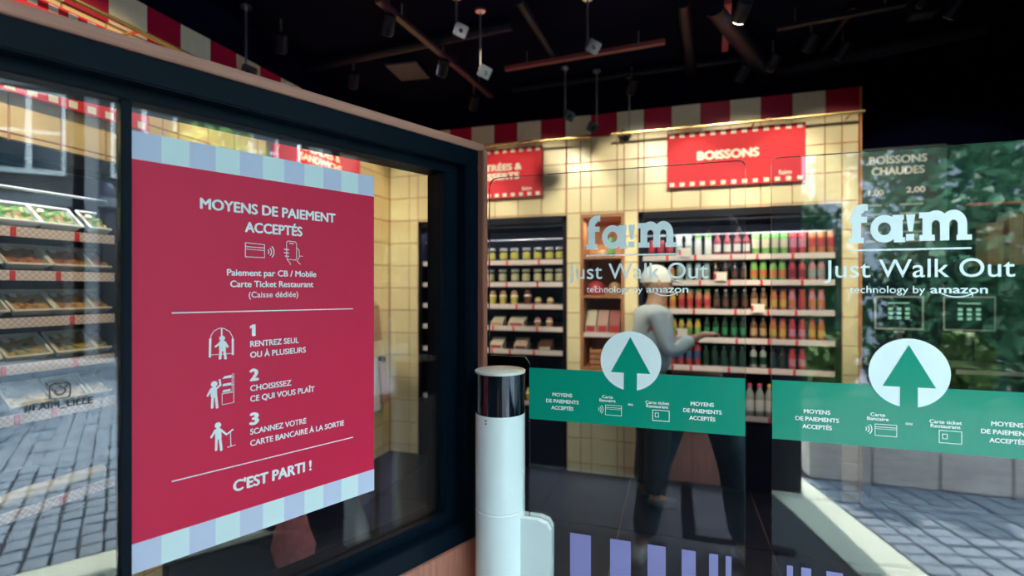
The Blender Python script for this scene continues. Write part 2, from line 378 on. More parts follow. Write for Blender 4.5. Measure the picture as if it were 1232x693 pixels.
for a, b in (((207, 376.5), (424, 371.5)), ((207, 579), (424, 526))):
    m.strokes([pw(*a), pw(*b)], 0.0022, Y0)
m.build('printed_rules', PW, po)['kind'] = 'stuff'
def pict(m, parts):                                     # little printed figures: discs and fat strokes, measured on the poster
    for kind, pts, w_ in parts:
        q = [pw(*p) for p in pts]
        if kind == 'disc': m.flat(arcpts(q[0][0], q[0][1], w_, 0, 360, 14)[:-1], Y0)
        elif kind == 'line': m.strokes(q, w_, Y0)
        elif kind == 'ring': m.strokes(q, w_, Y0, closed=True)
        elif kind == 'fat':
            m.strokes(q, w_, Y0)
            for c in q: m.flat(arcpts(c[0], c[1], w_/2, 0, 360, 10)[:-1], Y0-0.0001)
m = MB()
pict(m, [('ring', [(295, 292), (318, 294.5), (318, 310), (295, 309)], 0.0014), ('line', [(295, 296.5), (318, 298.5)], 0.0016), ('line', [(295, 299.5), (318, 301.5)], 0.0012)])
for k, rr in enumerate((0.006, 0.0115, 0.017)):
    c = pw(317.5, 302.5); m.strokes(arcpts(c[0]+0.004, c[1], rr, -42, 42, 7), 0.0020, Y0)
m.build('bank_card_icon', PW, po); m = MB()
pict(m, [('ring', [(344.5, 291.5), (346, 290), (355, 291), (356.5, 293), (356.5, 311), (355, 313), (346, 312), (344.5, 310)], 0.0013), ('line', [(348, 292.7), (353, 293.3)], 0.0016),
         ('fat', [(342, 300), (347, 300.5)], 0.0022), ('fat', [(342, 304), (347, 304.5)], 0.0022), ('fat', [(343, 308), (347, 308.5)], 0.0022),
         ('line', [(356.5, 298), (359.5, 301), (360, 309), (357, 314), (361, 318)], 0.0014), ('line', [(345, 312), (349, 317), (349, 318.5)], 0.0014), ('line', [(360, 308), (364, 308.5)], 0.0012)])
m.build('phone_in_hand_icon', PW, po)
m = MB()   # 1: person in an arch gate
pict(m, [('line', [(253, 425), (253.5, 404), (257, 398.5), (262, 395.5), (266, 394.7), (270, 395.5), (276, 399), (279.5, 405), (280, 424)], 0.0013), ('line', [(253.5, 427), (280, 425)], 0.0012),
         ('fat', [(252.7, 408), (252.2, 429)], 0.0040), ('fat', [(279.8, 408), (279.8, 426)], 0.0040), ('line', [(266.5, 395), (266.5, 405)], 0.0028),
         ('disc', [(267, 407)], 0.0055), ('fat', [(267, 413), (267.5, 419)], 0.0125), ('fat', [(264, 413), (259, 417)], 0.0036), ('fat', [(270.5, 412), (273.5, 417)], 0.0042),
         ('fat', [(265.5, 420), (264.5, 431)], 0.0050), ('fat', [(269.5, 420), (271, 431)], 0.0050)])
m.build('gate_icon', PW, po); m = MB()   # 2: person reaching to a shelf
pict(m, [('disc', [(257.5, 462)], 0.0060), ('fat', [(257, 468.5), (257, 475)], 0.0115), ('fat', [(260.5, 467), (265, 463), (264, 457)], 0.0036), ('fat', [(254, 468), (249.5, 476)], 0.0040),
         ('fat', [(255.7, 476), (255, 490)], 0.0048), ('fat', [(259.5, 476), (261, 490)], 0.0048),
         ('line', [(281, 449), (281, 484)], 0.0011), ('line', [(279, 449.5), (279, 470)], 0.0009), ('line', [(267, 455.5), (281, 453.5)], 0.0010), ('line', [(267, 464.5), (281, 462.5)], 0.0010),
         ('line', [(267, 473), (279, 471)], 0.0010), ('ring', [(267, 474), (281, 471.5), (281, 484), (267, 487)], 0.0010),
         ('fat', [(270, 454), (277, 452.5)], 0.0045), ('fat', [(269, 463), (277, 461.5)], 0.0045), ('fat', [(269, 470.5), (276, 469)], 0.0045)])
m.build('shelf_icon', PW, po); m = MB()   # 3: person at a card reader
pict(m, [('disc', [(262, 511.5)], 0.0060), ('fat', [(262, 518), (262.5, 525)], 0.0118), ('fat', [(258.5, 518), (254, 526)], 0.0040), ('fat', [(266, 517.5), (271.5, 522)], 0.0036),
         ('fat', [(260.3, 527), (259.8, 541)], 0.0048), ('fat', [(264.5, 527), (266, 541)], 0.0048),
         ('line', [(272, 523), (280, 516.5)], 0.0028), ('line', [(277, 519.5), (277.5, 536)], 0.0014), ('line', [(273.5, 538), (283, 535)], 0.0014)])
m.build('card_reader_icon', PW, po)
# hashtag lettering on the first pane
dc = thing('window_decal', 'dark hashtag lettering with camera icon low on the left window pane', 'decal', (WO.x, WO.y, 0), WROT)
BK = mat('dark_vinyl', (0.02, 0.025, 0.035), 0.5)
tl, zl = onW(28, 494, 0.0); tr, zr = onW(110, 484, 0.0)
text('#FAIM_LILLE', tl, tr, (zl+zr)/2, 0.0115, -0.0105, BK, dc, 0.03)
m = MB(); c = onW(71, 469, 0.0); r = 0.0125
rr = []
for cx, cz, a in ((1, 1, 0), (-1, 1, 90), (-1, -1, 180), (1, -1, 270)): rr += arcpts(c[0]+cx*r*0.55, c[1]+cz*r*0.55, r*0.45, a, a+90, 4)
m.strokes(rr, 0.0022, -0.0105, closed=True); m.strokes(arcpts(c[0], c[1], r*0.5, 0, 360, 16), 0.0022, -0.0105); m.flat(arcpts(c[0]+r*0.58, c[1]+r*0.58, 0.0013, 0, 360, 8)[:-1], -0.0105)
m.build('camera_icon', BK, dc)
# ---------------------------------------------------------------- gates
def roundpoly(pts):                                     # (x, z, chamfer radius)
    out = []; n = len(pts)
    for i, (x, z, r) in enumerate(pts):
        if r <= 0: out.append((x, z)); continue
        p = Vector((x, z)); a = Vector(pts[i-1][:2]); b = Vector(pts[(i+1) % n][:2])
        pa = p+(a-p).normalized()*r; pb_ = p+(b-p).normalized()*r
        for k in range(6):
            t = k/5; out.append(tuple((1-t)**2*pa+2*t*(1-t)*p+t*t*pb_))
    return out
GTOP = 1.702; GBOT = 0.28
BZ0, BZ1 = 1.051, 1.187
def logo(mb, x0, w_, zb, h, y):                         # the slab serif word mark with its exclamation-mark i
    def T(px, py): return (x0+(px-425)/607*w_, zb+(479-py)/191*h)
    st = [0]
    def P(pts): st[0] += 1; mb.flat([T(*p) for p in pts], y-st[0]*0.000004)
    def R(a, b, c, d): P([(a, d), (b, d), (b, c), (a, c)])
    def ring(cx, cy, ro, ri, a0, a1, n=22, ky=1.0):
        for i in range(n):
            p = math.radians(a0+(a1-a0)*i/n); q = math.radians(a0+(a1-a0)*(i+1)/n)
            P([(cx+ri*math.cos(p), cy-ri*ky*math.sin(p)), (cx+ro*math.cos(p), cy-ro*ky*math.sin(p)), (cx+ro*math.cos(q), cy-ro*ky*math.sin(q)), (cx+ri*math.cos(q), cy-ri*ky*math.sin(q))])
    R(440, 488, 340, 479); R(425, 503, 452, 479); R(430, 520, 350, 380)                   # f
    ring(500, 345, 60, 14, 80, 180, 12, 0.95); R(505, 524, 289, 322)
    ring(608, 412, 72, 33, 0, 360, 26, 0.93); R(655, 700, 347, 479); R(690, 712, 455, 479); R(648, 706, 347, 372)   # a
    P([(716, 347), (762, 347), (750, 428), (728, 428)]); R(716, 757, 440, 472)            # the exclamation mark as i
    R(797, 842, 347, 475); R(780, 842, 340, 368); R(782, 857, 447, 475)                   # m
    ring(862, 400, 64, 20, 0, 180, 16, 1.05); R(882, 926, 398, 475)
    ring(946, 400, 64, 20, 0, 180, 16, 1.05); R(966, 1010, 398, 475); R(960, 1032, 450, 475)
def gate_leaf(off, mirror, label):
    g = thing('gate_leaf', label, 'gate', (0, GY, 0))
    L, N, R_ = -0.483, -0.368, 0.162
    poly = [(L, 1.215, 0), (N-0.012, 1.215, 0.0), (N, 1.198, 0), (N, GBOT, 0.02), (R_, GBOT, 0.02), (R_, GTOP, 0.018), (L, GTOP, 0.03)]
    if mirror: poly = [(0.379-x, z, r) for x, z, r in reversed(poly)]
    MB().prism(roundpoly(poly), -0.005, 0.005, 0, 1).build('glass_panel', [GATEG, EDGE], g)
    fy = -0.0062
    def X(px): return XY(px, GY-0.005)
    b0, b1 = (N+0.001, R_-0.001) if not mirror else (0.379-R_+0.001, 0.379-N-0.001)
    MB().prism([(b0, BZ0), (b1, BZ0), (b1, BZ1), (b0, BZ1)], fy, -0.0052).build('green_band', GREEN, g)
    cx = -0.103+off; cz = 1.2165
    MB().flat(arcpts(cx, cz, 0.0745, 0, 360, 48)[:-1], fy-0.0006).build('white_disc', VINYL, g)
    MB().flat([(cx-0.0485, 1.1865), (cx-0.016, 1.1865), (cx-0.016, 1.135), (cx+0.016, 1.135), (cx+0.016, 1.1865), (cx+0.0485, 1.1865), (cx, 1.277)], fy-0.0012).build('green_arrow', GREEN, g)
    m = MB(); logo(m, -0.2145+off, 0.222, 1.499, 0.0865, fy); m.build('shop_logo', VINYL, g)
    MB().flat([(-0.214+off, 1.4815), (0.007+off, 1.4815), (0.007+off, 1.4855), (-0.214+off, 1.4855)], fy).build('underline', VINYL, g)
    text('Just Walk Out', -0.2625+off, 0.0795+off, 1.4235, 0.0405, fy, VINYL, g, 0.004)
    text('technology by', -0.2135+off, -0.0735+off, 1.389, 0.0165, fy, VINYL, g, 0.003)
    text('amazon', -0.064+off, 0.034+off, 1.389, 0.0175, fy, VINYL, g, 0.02)
    m = MB(); m.strokes(arcpts(-0.018+off, 1.402, 0.034, 220, 318, 12, 0.021), 0.0024, fy); m.strokes([(0.003+off, 1.3865), (0.009+off, 1.3885), (0.0085+off, 1.382)], 0.002, fy); m.build('smile_arrow', VINYL, g)
    for cxx in (-0.277, 0.066):
        for s, wd, zz in (('MOYENS', 0.052, 1.1155), ('DE PAIEMENTS', 0.086, 1.0985), ('ACCEPTÉS', 0.058, 1.081)):
            text(s, cxx+off-wd/2, cxx+off+wd/2, zz, 0.0095, fy-0.0006, PW, g, 0.03)
    for c_, ls in ((-0.160, (('Carte', 0.027, 1.119), ('Bancaire', 0.040, 1.110))), (-0.038, (('Carte ticket', 0.056, 1.1125), ('Restaurant', 0.052, 1.1035)))):
        for s, wd, zz in ls: text(s, c_+off-wd/2, c_+off+wd/2, zz, 0.0078, fy-0.0006, PW, g, 0.028)
    text('ou', -0.109+off, -0.097+off, 1.105, 0.007, fy-0.0006, PW, g, 0.03)
    m = MB(); a, b = -0.165+off, -0.125+off
    m.strokes([(a, 1.077), (b, 1.077), (b, 1.102), (a, 1.102)], 0.0013, fy-0.0006, closed=True); m.strokes([(a, 1.096), (b, 1.096)], 0.0013, fy-0.0006); m.strokes([(a, 1.092), (b, 1.092)], 0.0010, fy-0.0006)
    for rr in (0.005, 0.010, 0.015): m.strokes(arcpts(a-0.021, 1.090, rr, -42, 42, 7), 0.0018, fy-0.0006)
    m.build('bank_card_icon', PW, g); m = MB(); a, b = -0.049+off, -0.010+off
    m.strokes([(a, 1.072), (b, 1.072), (b, 1.098), (a, 1.098)], 0.0015, fy-0.0006, closed=True); m.strokes([(a+0.006, 1.081), (a+0.014, 1.081), (a+0.014, 1.091), (a+0.006, 1.091)], 0.0013, fy-0.0006, closed=True)
    m.build('ticket_card_icon', PW, g)
    bars = [(686, 711), (734, 759), (779, 801), (820, 837), (853, 864), (873, 880)]
    for a, b in bars:
        a, b = X(a), X(b)
        if mirror: a, b = 0.379-b, 0.379-a
        MB().flat([(a, GBOT+0.02), (b, GBOT+0.02), (b, 0.763), (a, 0.763)], fy).build('lavender_bar', PURP, g)
    return g
gate_leaf(0.0, False, 'left glass gate leaf with green band, beside the white pillar')
gate_leaf(0.586, True, 'right glass gate leaf with green band, nearest the right edge of the photo')
def pedestal(x, mirror, label):
    p = thing('gate_pillar', label, 'pillar', (x, GY, 0)); r = 0.068
    m = MB(); m.lathe([(r+0.004, 0), (r+0.004, 0.02), (r, 0.022), (r, 0.803), (r-0.0015, 0.8045), (r-0.0015, 0.8065), (r, 0.808), (r, 1.062)], 48); m.smooth = True; m.build('white_shaft', WHITEM, p)
    m = MB(); m.lathe([(r-0.001, 1.062), (r-0.001, 1.170)], 48); m.smooth = True; m.build('black_sensor_ring', GLOSSB, p)
    m = MB(); m.lathe([(r, 1.170), (r+0.001, 1.172), (r+0.001, 1.176), (r-0.002, 1.178)], 48); m.smooth = True; m.build('top_cap', mat('cap_cream', (0.72, 0.76, 0.68), 0.3), p)
    dirv = Vector((-x*0.9-0.05, -GY, 0)).normalized(); 
    for z in (1.052, 1.044): 
        q = MB(); q.lathe([(0.002, 0), (0.002, 0.003)], 8); o = q.build('screw', BLACK, p); a = math.radians(-104) ; o.location = (r*math.cos(a), r*math.sin(a), z); o.rotation_euler = (math.pi/2, 0, a+math.pi/2)
    sg = -1 if mirror else 1
    for y0, y1 in ((-0.022, -0.0052), (0.0052, 0.022)):
        pts = [(0.05, 0.25), (0.145, 0.25), (0.145, 0.765), (0.135, 0.782), (0.112, 0.789), (0.05, 0.789)]
        pts = [(sg*a, b) for a, b in pts]
        if mirror: pts = pts[::-1]
        MB().prism(pts, y0, y1).build('glass_clamp', WHITEM, p)
    MB().box(-0.004, 0.004, -0.002, 0.002, 0.0, 0.001).build('anchor', STEEL, p)
    return p
pedestal(-0.451, False, 'white cylindrical gate pillar with black sensor ring beside the wood edged window')
pedestal(0.379+0.451, True, 'white cylindrical gate pillar at the far right side of the entrance')
# ---------------------------------------------------------------- chillers
def chiller(name, label, w_, depth, shelves, base_h, place, kick=None, top=TOPZ):
    c = thing(name, label, 'chiller', *place)
    m = MB(); t = 0.03
    m.box(0, t, 0.0, depth, 0, top); m.box(w_-t, w_, 0.0, depth, 0, top); m.box(0, w_, 0, depth, top-0.05, top); m.box(t, w_-t, depth-0.02, depth, 0, top-0.05); m.box(t, w_-t, 0.03, depth, 0.0, base_h-0.03)
    m.build('casing', BLACK, c)
    MB().box(t, w_-t, -0.002, 0.03, 0.0, base_h-0.05).build('kick_plate', NAVY2, c)
    if kick: MB().bevbox(0.0, kick, -0.02, -0.003, 0.0, base_h-0.06).build('wood_kick', WOOD, c)
    for i, z in enumerate(shelves):
        MB().box(t, w_-t, 0.04, depth-0.03, z-0.025, z).build('shelf', SHELFM, c)
        s = MB().box(t, w_-t, 0.028, 0.038, z-0.036, z+0.002).build('label_strip', STRIP, c)
        n = max(2, int(w_/0.22))
        tg = MB()
        for k in range(n):
            x = t+0.05+(w_-0.2)*(k+random.uniform(0.2, 0.7))/n
            q = MB().box(x, x+0.016, 0.024, 0.0279, z-0.036, z); q.build('price_tag', TAG, s)
    MB().tube([(t, 0.08, 1.785), (w_-t, 0.08, 1.785)], 0.006).build('blind_bar', STEEL, c)
    MB().box(t, w_-t, 0.03, 0.055, top-0.075, top-0.052).build('led_housing', NAVY2, c)
    return c
S1 = [1.62, 1.445, 1.27, 1.095, 0.91, 0.51]; S2 = [1.635, 1.455, 1.25, 1.048, 0.845, 0.51]; S3 = [1.63, 1.465, 1.285, 1.11, 0.92, 0.56]
chiller('chiller', 'black open chiller of jars and pots behind the white pillar', FR1[1]-FR1[0]-0.004, 0.6, S1, 0.49, ((FR1[0]+0.002, BY-0.005, 0),))
chiller('chiller', 'black open drinks chiller below the BOISSONS sign', FR2[1]-FR2[0]-0.004, 0.6, S2, 0.49, ((FR2[0]+0.002, BY-0.005, 0),))
chiller('chiller', 'black open chiller of ready meals on the left wall', CH[1]-CH[0]-0.004, 0.6, S3, 0.54, ((LX, CH[0]+0.002, 0), math.pi/2), top=TOPZ-0.01)
chiller('chiller', 'black open chiller under the SALADES & SANDWICHS sign, mostly behind the poster', CH2[1]-CH2[0]-0.004, 0.6, S3, 0.54, ((LX, CH2[0]+0.002, 0), math.pi/2), top=TOPZ-0.01)
LED = (0.92, 0.97, 1.0)
area(((FR1[0]+FR1[1])/2, BY+0.06, 1.875), (math.radians(20), 0, 0), 1.15, 0.03, 4, LED)
area(((FR2[0]+FR2[1])/2, BY+0.06, 1.875), (math.radians(20), 0, 0), 1.15, 0.03, 7, LED)
area((LX-0.06, (CH[0]+CH[1])/2+0.2, 1.865), (math.radians(20), 0, math.pi/2), 1.4, 0.03, 3.2, LED)
# ---------------------------------------------------------------- products
ORD = ['top', 'second', 'third', 'fourth', 'fifth', 'lowest']
def plastic(c):
    g_ = sum(c)/3; c = tuple(0.80*(v*0.85+g_*0.15) for v in c)
    k = 'pl_%02x%02x%02x' % tuple(int(v*255) for v in c); return mat(k, c, 0.3, coat=0.2)
def bottle(h, r, body, label, cap, neck=0.42):
    r *= 0.85; e = bpy.data.objects.new('bottle', None); COL.objects.link(e)
    m = MB(); m.smooth = True
    m.lathe([(r*0.9, 0), (r, 0.006), (r, h*0.60), (r*0.93, h*0.68), (r*neck, h*0.84), (r*neck, h*0.9)], 14); m.build('bottle_body', body, e)
    m = MB(); m.smooth = True; m.lathe([(r*1.02, h*0.15), (r*1.02, h*0.5)], 14, caps=False); m.build('paper_label', label, e)
    m = MB(); m.smooth = True; m.lathe([(r*neck*1.2, h*0.9), (r*neck*1.2, h*0.985), (r*neck, h)], 10); m.build('cap', cap, e)
    return e
def can(h, r, body, label, cap=None):
    r *= 0.86; e = bpy.data.objects.new('drink_can', None); COL.objects.link(e)
    m = MB(); m.smooth = True; m.lathe([(r*0.8, 0), (r, 0.008), (r, h-0.012), (r*0.82, h-0.002)], 14); m.build('can_body', body, e)
    m = MB(); m.smooth = True; m.lathe([(r*1.01, h*0.3), (r*1.01, h*0.72)], 14, caps=False); m.build('printed_band', label, e)
    m = MB(); m.lathe([(r*0.84, h-0.003), (r*0.84, h), (r*0.7, h-0.001)], 14); m.build('can_lid', cap or STEEL, e)
    return e
def jar(h, r, content, lid):
    e = bpy.data.objects.new('food_jar', None); COL.objects.link(e)
    m = MB(); m.smooth = True; m.lathe([(r*0.9, 0.0), (r, 0.006), (r, h*0.72), (r*0.85, h*0.82)], 14); m.build('jar_glass', JARG, e)
    m = MB(); m.smooth = True; m.lathe([(r*0.8, h*0.10), (r*0.93, h*0.14), (r*0.93, h*0.60), (r*0.5, h*0.68)], 12); m.build('jar_filling', content, e)
    m = MB(); m.smooth = True; m.lathe([(r*0.92, h*0.80), (r*0.92, h*0.98), (r*0.85, h)], 14); m.build('jar_lid', lid, e)
    return e
def pot(h, r, body, top):
    e = bpy.data.objects.new('dessert_pot', None); COL.objects.link(e)
    m = MB(); m.smooth = True; m.lathe([(r*0.8, 0), (r, h*0.55)], 12); m.build('pot_cup', body, e)
    m = MB(); m.smooth = True; m.lathe([(r*1.04, h*0.55), (r*0.95, h*0.62), (r*0.75, h*0.68)], 12); m.build('pot_rim', CARD, e)
    m = MB(); m.smooth = True; m.lathe([(r*0.7, h*0.68), (r*0.85, h*0.82), (r*0.55, h*0.97), (r*0.2, h)], 12); m.build('topping', top, e)
    return e
DR = plastic((0.30, 0.02, 0.05)); WH = plastic((0.75, 0.80, 0.80)); GC = plastic((0.20, 0.55, 0.12)); GN = plastic((0.03, 0.30, 0.12)); DK = plastic((0.03, 0.025, 0.03))
RD = plastic((0.65, 0.03, 0.06)); OR = plastic((0.70, 0.20, 0.05)); YE = plastic((0.75, 0.48, 0.06)); DG = plastic((0.01, 0.06, 0.035)); BL = plastic((0.06, 0.12, 0.32)); PK = plastic((0.70, 0.25, 0.38))
BR = plastic((0.16, 0.07, 0.04)); GY_ = plastic((0.35, 0.42, 0.42)); CYN = plastic((0.35, 0.55, 0.60)); HP = plastic((0.85, 0.05, 0.25)); TAN = plastic((0.55, 0.35, 0.18)); LT = plastic((0.75, 0.70, 0.55))
NTH = ['leftmost', 'second', 'third', 'fourth', 'fifth', 'sixth', 'seventh']
def put(proto, xs, z, Yf, label, group, name):
    first = True; n = len(xs); nm_ = {2: 'two', 3: 'three', 4: 'four', 5: 'five', 7: 'seven'}.get(n)
    for i_, x in enumerate(xs):
        o = proto if first else copytree(proto); first = False
        o.name = name; o.location = (XY(x, Yf), Yf, z+0.0005); o.rotation_euler.z = random.uniform(-0.5, 0.5); tag(o, label if n == 1 else ('rightmost ' if i_ == n-1 else NTH[i_]+(' ' if i_ == 0 else ' from left, '))+label, name.split('_')[-1], group)
YF = BY+0.075
B = lambda *a, **k: bottle(*a, **k)
rows2 = [
 [(lambda: can(0.115, 0.029, DR, RD), (784, 795, 806), 'dark red drink can', 'drink_can'),
  (lambda: bottle(0.14, 0.028, WH, CYN, WH, 0.8), (817, 828.5), 'plain white plastic bottle', 'drink_bottle'),
  (lambda: bottle(0.14, 0.028, WH, WH, GC, 0.8), (840, 852), 'white plastic bottle with green cap', 'drink_bottle'),
  (lambda: bottle(0.15, 0.027, DR, WH, DR), (863, 875, 887, 898), 'dark red bottle with white label', 'drink_bottle'),
  (lambda: can(0.145, 0.028, GC, LT, GC), (909, 921, 932, 943), 'bright green tall can', 'drink_can'),
  (lambda: can(0.145, 0.028, RD, PK, RD), (954, 965), 'bright red tall can', 'drink_can'),
  (lambda: can(0.145, 0.028, OR, RD, OR), (977, 988, 1000), 'orange red tall can', 'drink_can')],
 [(lambda: bottle(0.12, 0.025, OR, YE, BR), (797, 808), 'small amber bottle', 'drink_bottle'),
  (lambda: bottle(0.13, 0.027, CYN, GY_, BL, 0.7), (818, 829, 840, 850), 'silver blue bottle', 'drink_bottle'),
  (lambda: bottle(0.13, 0.022, DK, BR, YE), (861, 872.5, 884, 895), 'dark slim bottle with yellow cap', 'drink_bottle'),
  (lambda: bottle(0.14, 0.027, GC, OR, GC, 0.8), (907, 918, 930, 941), 'green and orange bottle', 'drink_bottle'),
  (lambda: bottle(0.14, 0.027, RD, DR, PK, 0.7), (953, 965), 'crimson bottle with pink cap', 'drink_bottle'),
  (lambda: bottle(0.14, 0.027, PK, GY_, PK, 0.7), (977, 988), 'pale pink bottle', 'drink_bottle')],
 [(lambda: bottle(0.13, 0.026, YE, OR, YE, 0.6), (788.5, 799, 809.5), 'golden juice bottle', 'juice_bottle'),
  (lambda: bottle(0.14, 0.026, OR, RD, GN, 0.7), (820, 830, 840.5, 851), 'orange juice bottle with green cap', 'juice_bottle'),
  (lambda: bottle(0.14, 0.024, DK, BR, GY_), (862, 873, 884, 896), 'near black bottle with grey cap', 'drink_bottle'),
  (lambda: bottle(0.15, 0.026, BR, TAN, WH), (907.5, 918.5), 'brown bottle with white cap', 'drink_bottle'),
  (lambda: bottle(0.14, 0.026, OR, YE, BR, 0.7), (931, 942), 'orange bottle with brown cap', 'juice_bottle'),
  (lambda: bottle(0.14, 0.026, PK, OR, RD, 0.7), (953, 977, 988), 'pink bottle with red cap', 'juice_bottle'),
  (lambda: bottle(0.14, 0.026, RD, RD, RD, 0.7), (965,), 'deep red bottle with red cap', 'juice_bottle')],
 [(lambda: bottle(0.14, 0.026, DR, DK, GY_), (790, 801), 'wine red dark bottle', 'drink_bottle'),
  (lambda: bottle(0.13, 0.025, YE, GC, GN, 0.6), (811, 820, 829.5, 839.5), 'yellow bottle with green cap', 'juice_bottle'),
  (lambda: bottle(0.145, 0.023, DG, GN, GN), (850.5, 861, 872, 883, 894), 'dark green glass bottle', 'glass_bottle'),
  (lambda: bottle(0.145, 0.026, BR, TAN, GY_), (907, 918), 'brown bottle with tan label', 'drink_bottle'),
  (lambda: bottle(0.14, 0.026, OR, YE, RD, 0.7), (930, 941.5, 977, 988), 'orange bottle with red cap', 'juice_bottle'),
  (lambda: bottle(0.14, 0.026, RD, PK, RD, 0.7), (953, 965), 'red bottle with pink label', 'juice_bottle')],
 [(lambda: can(0.12, 0.027, GN, WH), (798,), 'green drink can', 'drink_can'),
  (lambda: can(0.145, 0.0265, RD, BL, OR), (808.5, 819, 829, 839), 'red can with blue band', 'drink_can'),
  (lambda: bottle(0.14, 0.023, DG, DG, GN), (849.5, 860, 871, 882, 893), 'very dark green bottle', 'glass_bottle'),
  (lambda: bottle(0.15, 0.026, GY_, DG, WH), (906.5, 918), 'grey green bottle', 'drink_bottle'),
  (lambda: bottle(0.14, 0.026, DK, DG, DK), (930, 941), 'black bottle', 'drink_bottle'),
  (lambda: bottle(0.14, 0.026, RD, PK, RD, 0.7), (953, 965), 'raspberry red bottle', 'drink_bottle')],
 [(lambda: bottle(0.22, 0.034, GY_, WH, HP), (890, 902, 914), 'clear water bottle with pink cap', 'water_bottle'),
  (lambda: bottle(0.22, 0.034, GY_, WH, YE), (926, 940), 'clear water bottle with yellow cap', 'water_bottle')]]
for i, row in enumerate(rows2):
    for fn, xs, lab, nm in row:
        lb = '%s, %s shelf of drinks chiller' % (lab, ORD[i])
        put(fn(), xs, S2[i], YF, lb, lb+' row' if len(xs) > 1 else None, nm)
YL = plastic((0.80, 0.68, 0.08)); PA = plastic((0.75, 0.72, 0.42)); LID = plastic((0.05, 0.06, 0.07)); LIDG = plastic((0.4, 0.42, 0.42)); CHO = plastic((0.22, 0.06, 0.04)); CAR = plastic((0.62, 0.30, 0.12))
rows1 = [[(lambda: jar(0.10, 0.0335, YL, LIDG), (591.5, 606, 619, 633.5, 647, 661, 673.5), 'jar of yellow fruit with grey lid', 'fruit_jar')],
 [(lambda: jar(0.105, 0.034, PA, LIDG), (590, 605, 620, 633, 647, 660.5, 673), 'jar of pale cream dessert with grey lid', 'dessert_jar')],
 [(lambda: pot(0.11, 0.03, YL, CAR), (593, 605.5, 619), 'yellow pot topped with granola', 'dessert_pot'), (lambda: pot(0.115, 0.03, CHO, CHO), (635,), 'dark brown chocolate pot', 'dessert_pot'),
  (lambda: pot(0.055, 0.028, CAR, YL), (647.5, 662), 'low caramel pot', 'dessert_pot')],
 [(lambda: pot(0.07, 0.027, CAR, PK), (647, 661), 'pinkish dessert pot', 'dessert_pot')], [], [(lambda: pot(0.09, 0.03, YE, YL), (625, 637, 649), 'golden yogurt pot', 'yogurt_pot')]]
for i, row in enumerate(rows1):
    for fn, xs, lab, nm in row:
        lb = '%s, %s shelf of jar chiller' % (lab, ORD[i])
        put(fn(), xs, S1[i], YF, lb, lb+' row' if len(xs) > 1 else None, nm)
def wrap(w_, d, h, body, fill, name, label, loc, cat, rz=0.0):
    e = thing(name, label, cat, loc, rz)
    m = MB(); m.add([(-w_/2,-d/2,0),(w_/2,-d/2,0),(w_/2,d/2,0),(-w_/2,d/2,0),(-w_/2,-d/2,h*0.35),(w_/2,-d/2,h*0.35),(w_/2,d/2,h),(-w_/2,d/2,h)],
                    [(0,3,2,1),(4,5,6,7),(0,1,5,4),(1,2,6,5),(2,3,7,6),(3,0,4,7)]); m.build('wrapper', body, e)
    m = MB(); m.bevbox(-w_*0.4, w_*0.4, -d/2-0.004, -d/2, h*0.04, h*0.3, 0.0015); m.build('filling_stripe', fill, e)
    return e
for x, w_, lab, a, b in ((599, 0.10, 'pale wrapped sandwich wedge', LT, CAR), (622, 0.13, 'large red and cream wrapped sandwich', LT, RD)):
    wrap(w_, 0.09, 0.075, a, b, 'wrapped_sandwich', lab+' on the fourth shelf of the jar chiller', (XY(x, YF), YF+0.02, S1[3]+0.0005), 'sandwich')
for x, lab, a, b in ((598, 'cream boxed snack near the glass gate edge', LT, RD), (627, 'pinkish boxed snack with brown stripe', plastic((0.72, 0.5, 0.42)), BR), (656, 'dark boxed snack', BR, LT)):
    wrap(0.11, 0.09, 0.085, a, b, 'snack_box', lab+' on the fifth shelf of the jar chiller', (XY(x, YF), YF+0.02, S1[4]+0.0005), 'box')
wrap(0.07, 0.06, 0.07, LT, YE, 'snack_box', 'yellow and white box on the lowest shelf seen through the display window', (XY(524, YF), YF, S1[5]+0.0005), 'box')
def price_card(x, y, Y, lab):
    p = onY(x, y, Y); e = thing('price_card', lab, 'card', (p.x, Y, p.z))
    MB().box(-0.04, 0.04, -0.001, 0.001, -0.03, 0.03).build('card', CARD, e); MB().box(-0.04, -0.027, -0.0022, -0.0012, -0.02, 0.02).build('red_stripe', TAG, e)
    MB().tube([(0, 0.002, 0), (0, 0.026, -0.01)], 0.002, 6).build('clip', STEEL, e)
price_card(867, 332.5, BY-0.005, 'white card with red stripe clipped on the second shelf of drinks')
price_card(824, 303.5, BY-0.005, 'small white card clipped on the top shelf of drinks')
price_card(820, 400, BY-0.005, 'cream card clipped before the yellow juice bottles')
price_card(912, 371, BY-0.005, 'white card clipped beside brown bottles on the third shelf')
# bread niche
nc = thing('bread_cabinet', 'narrow oak framed bread cabinet set in the tiled wall', 'cabinet', (NI[0]+0.002, BY-0.008, NIB))
nw = NI[1]-NI[0]-0.004; nh = TOPZ-NIB-0.002; t = 0.02
m = MB(); m.box(0, t, 0, 0.4, 0, nh); m.box(nw-t, nw, 0, 0.4, 0, nh); m.box(t, nw-t, 0, 0.4, nh-t, nh); m.box(t, nw-t, 0, 0.4, 0, t); m.box(t, nw-t, 0.38, 0.4, t, nh-t); m.build('oak_carcass', WOODB, nc)
NS = [1.64, 1.345, 1.06]
for z in NS: MB().box(t, nw-t, 0.02, 0.375, z-NIB-0.02, z-NIB).build('oak_shelf', WOODB, nc)
MB().box(t, nw-t, 0.014, 0.019, 1.06-NIB-0.03, 1.06-NIB+0.004).build('label_strip', STRIP, nc)
area(((NI[0]+NI[1])/2, BY+0.08, TOPZ-0.04), (0, 0, 0), 0.2, 0.05, 1.2, WARM)
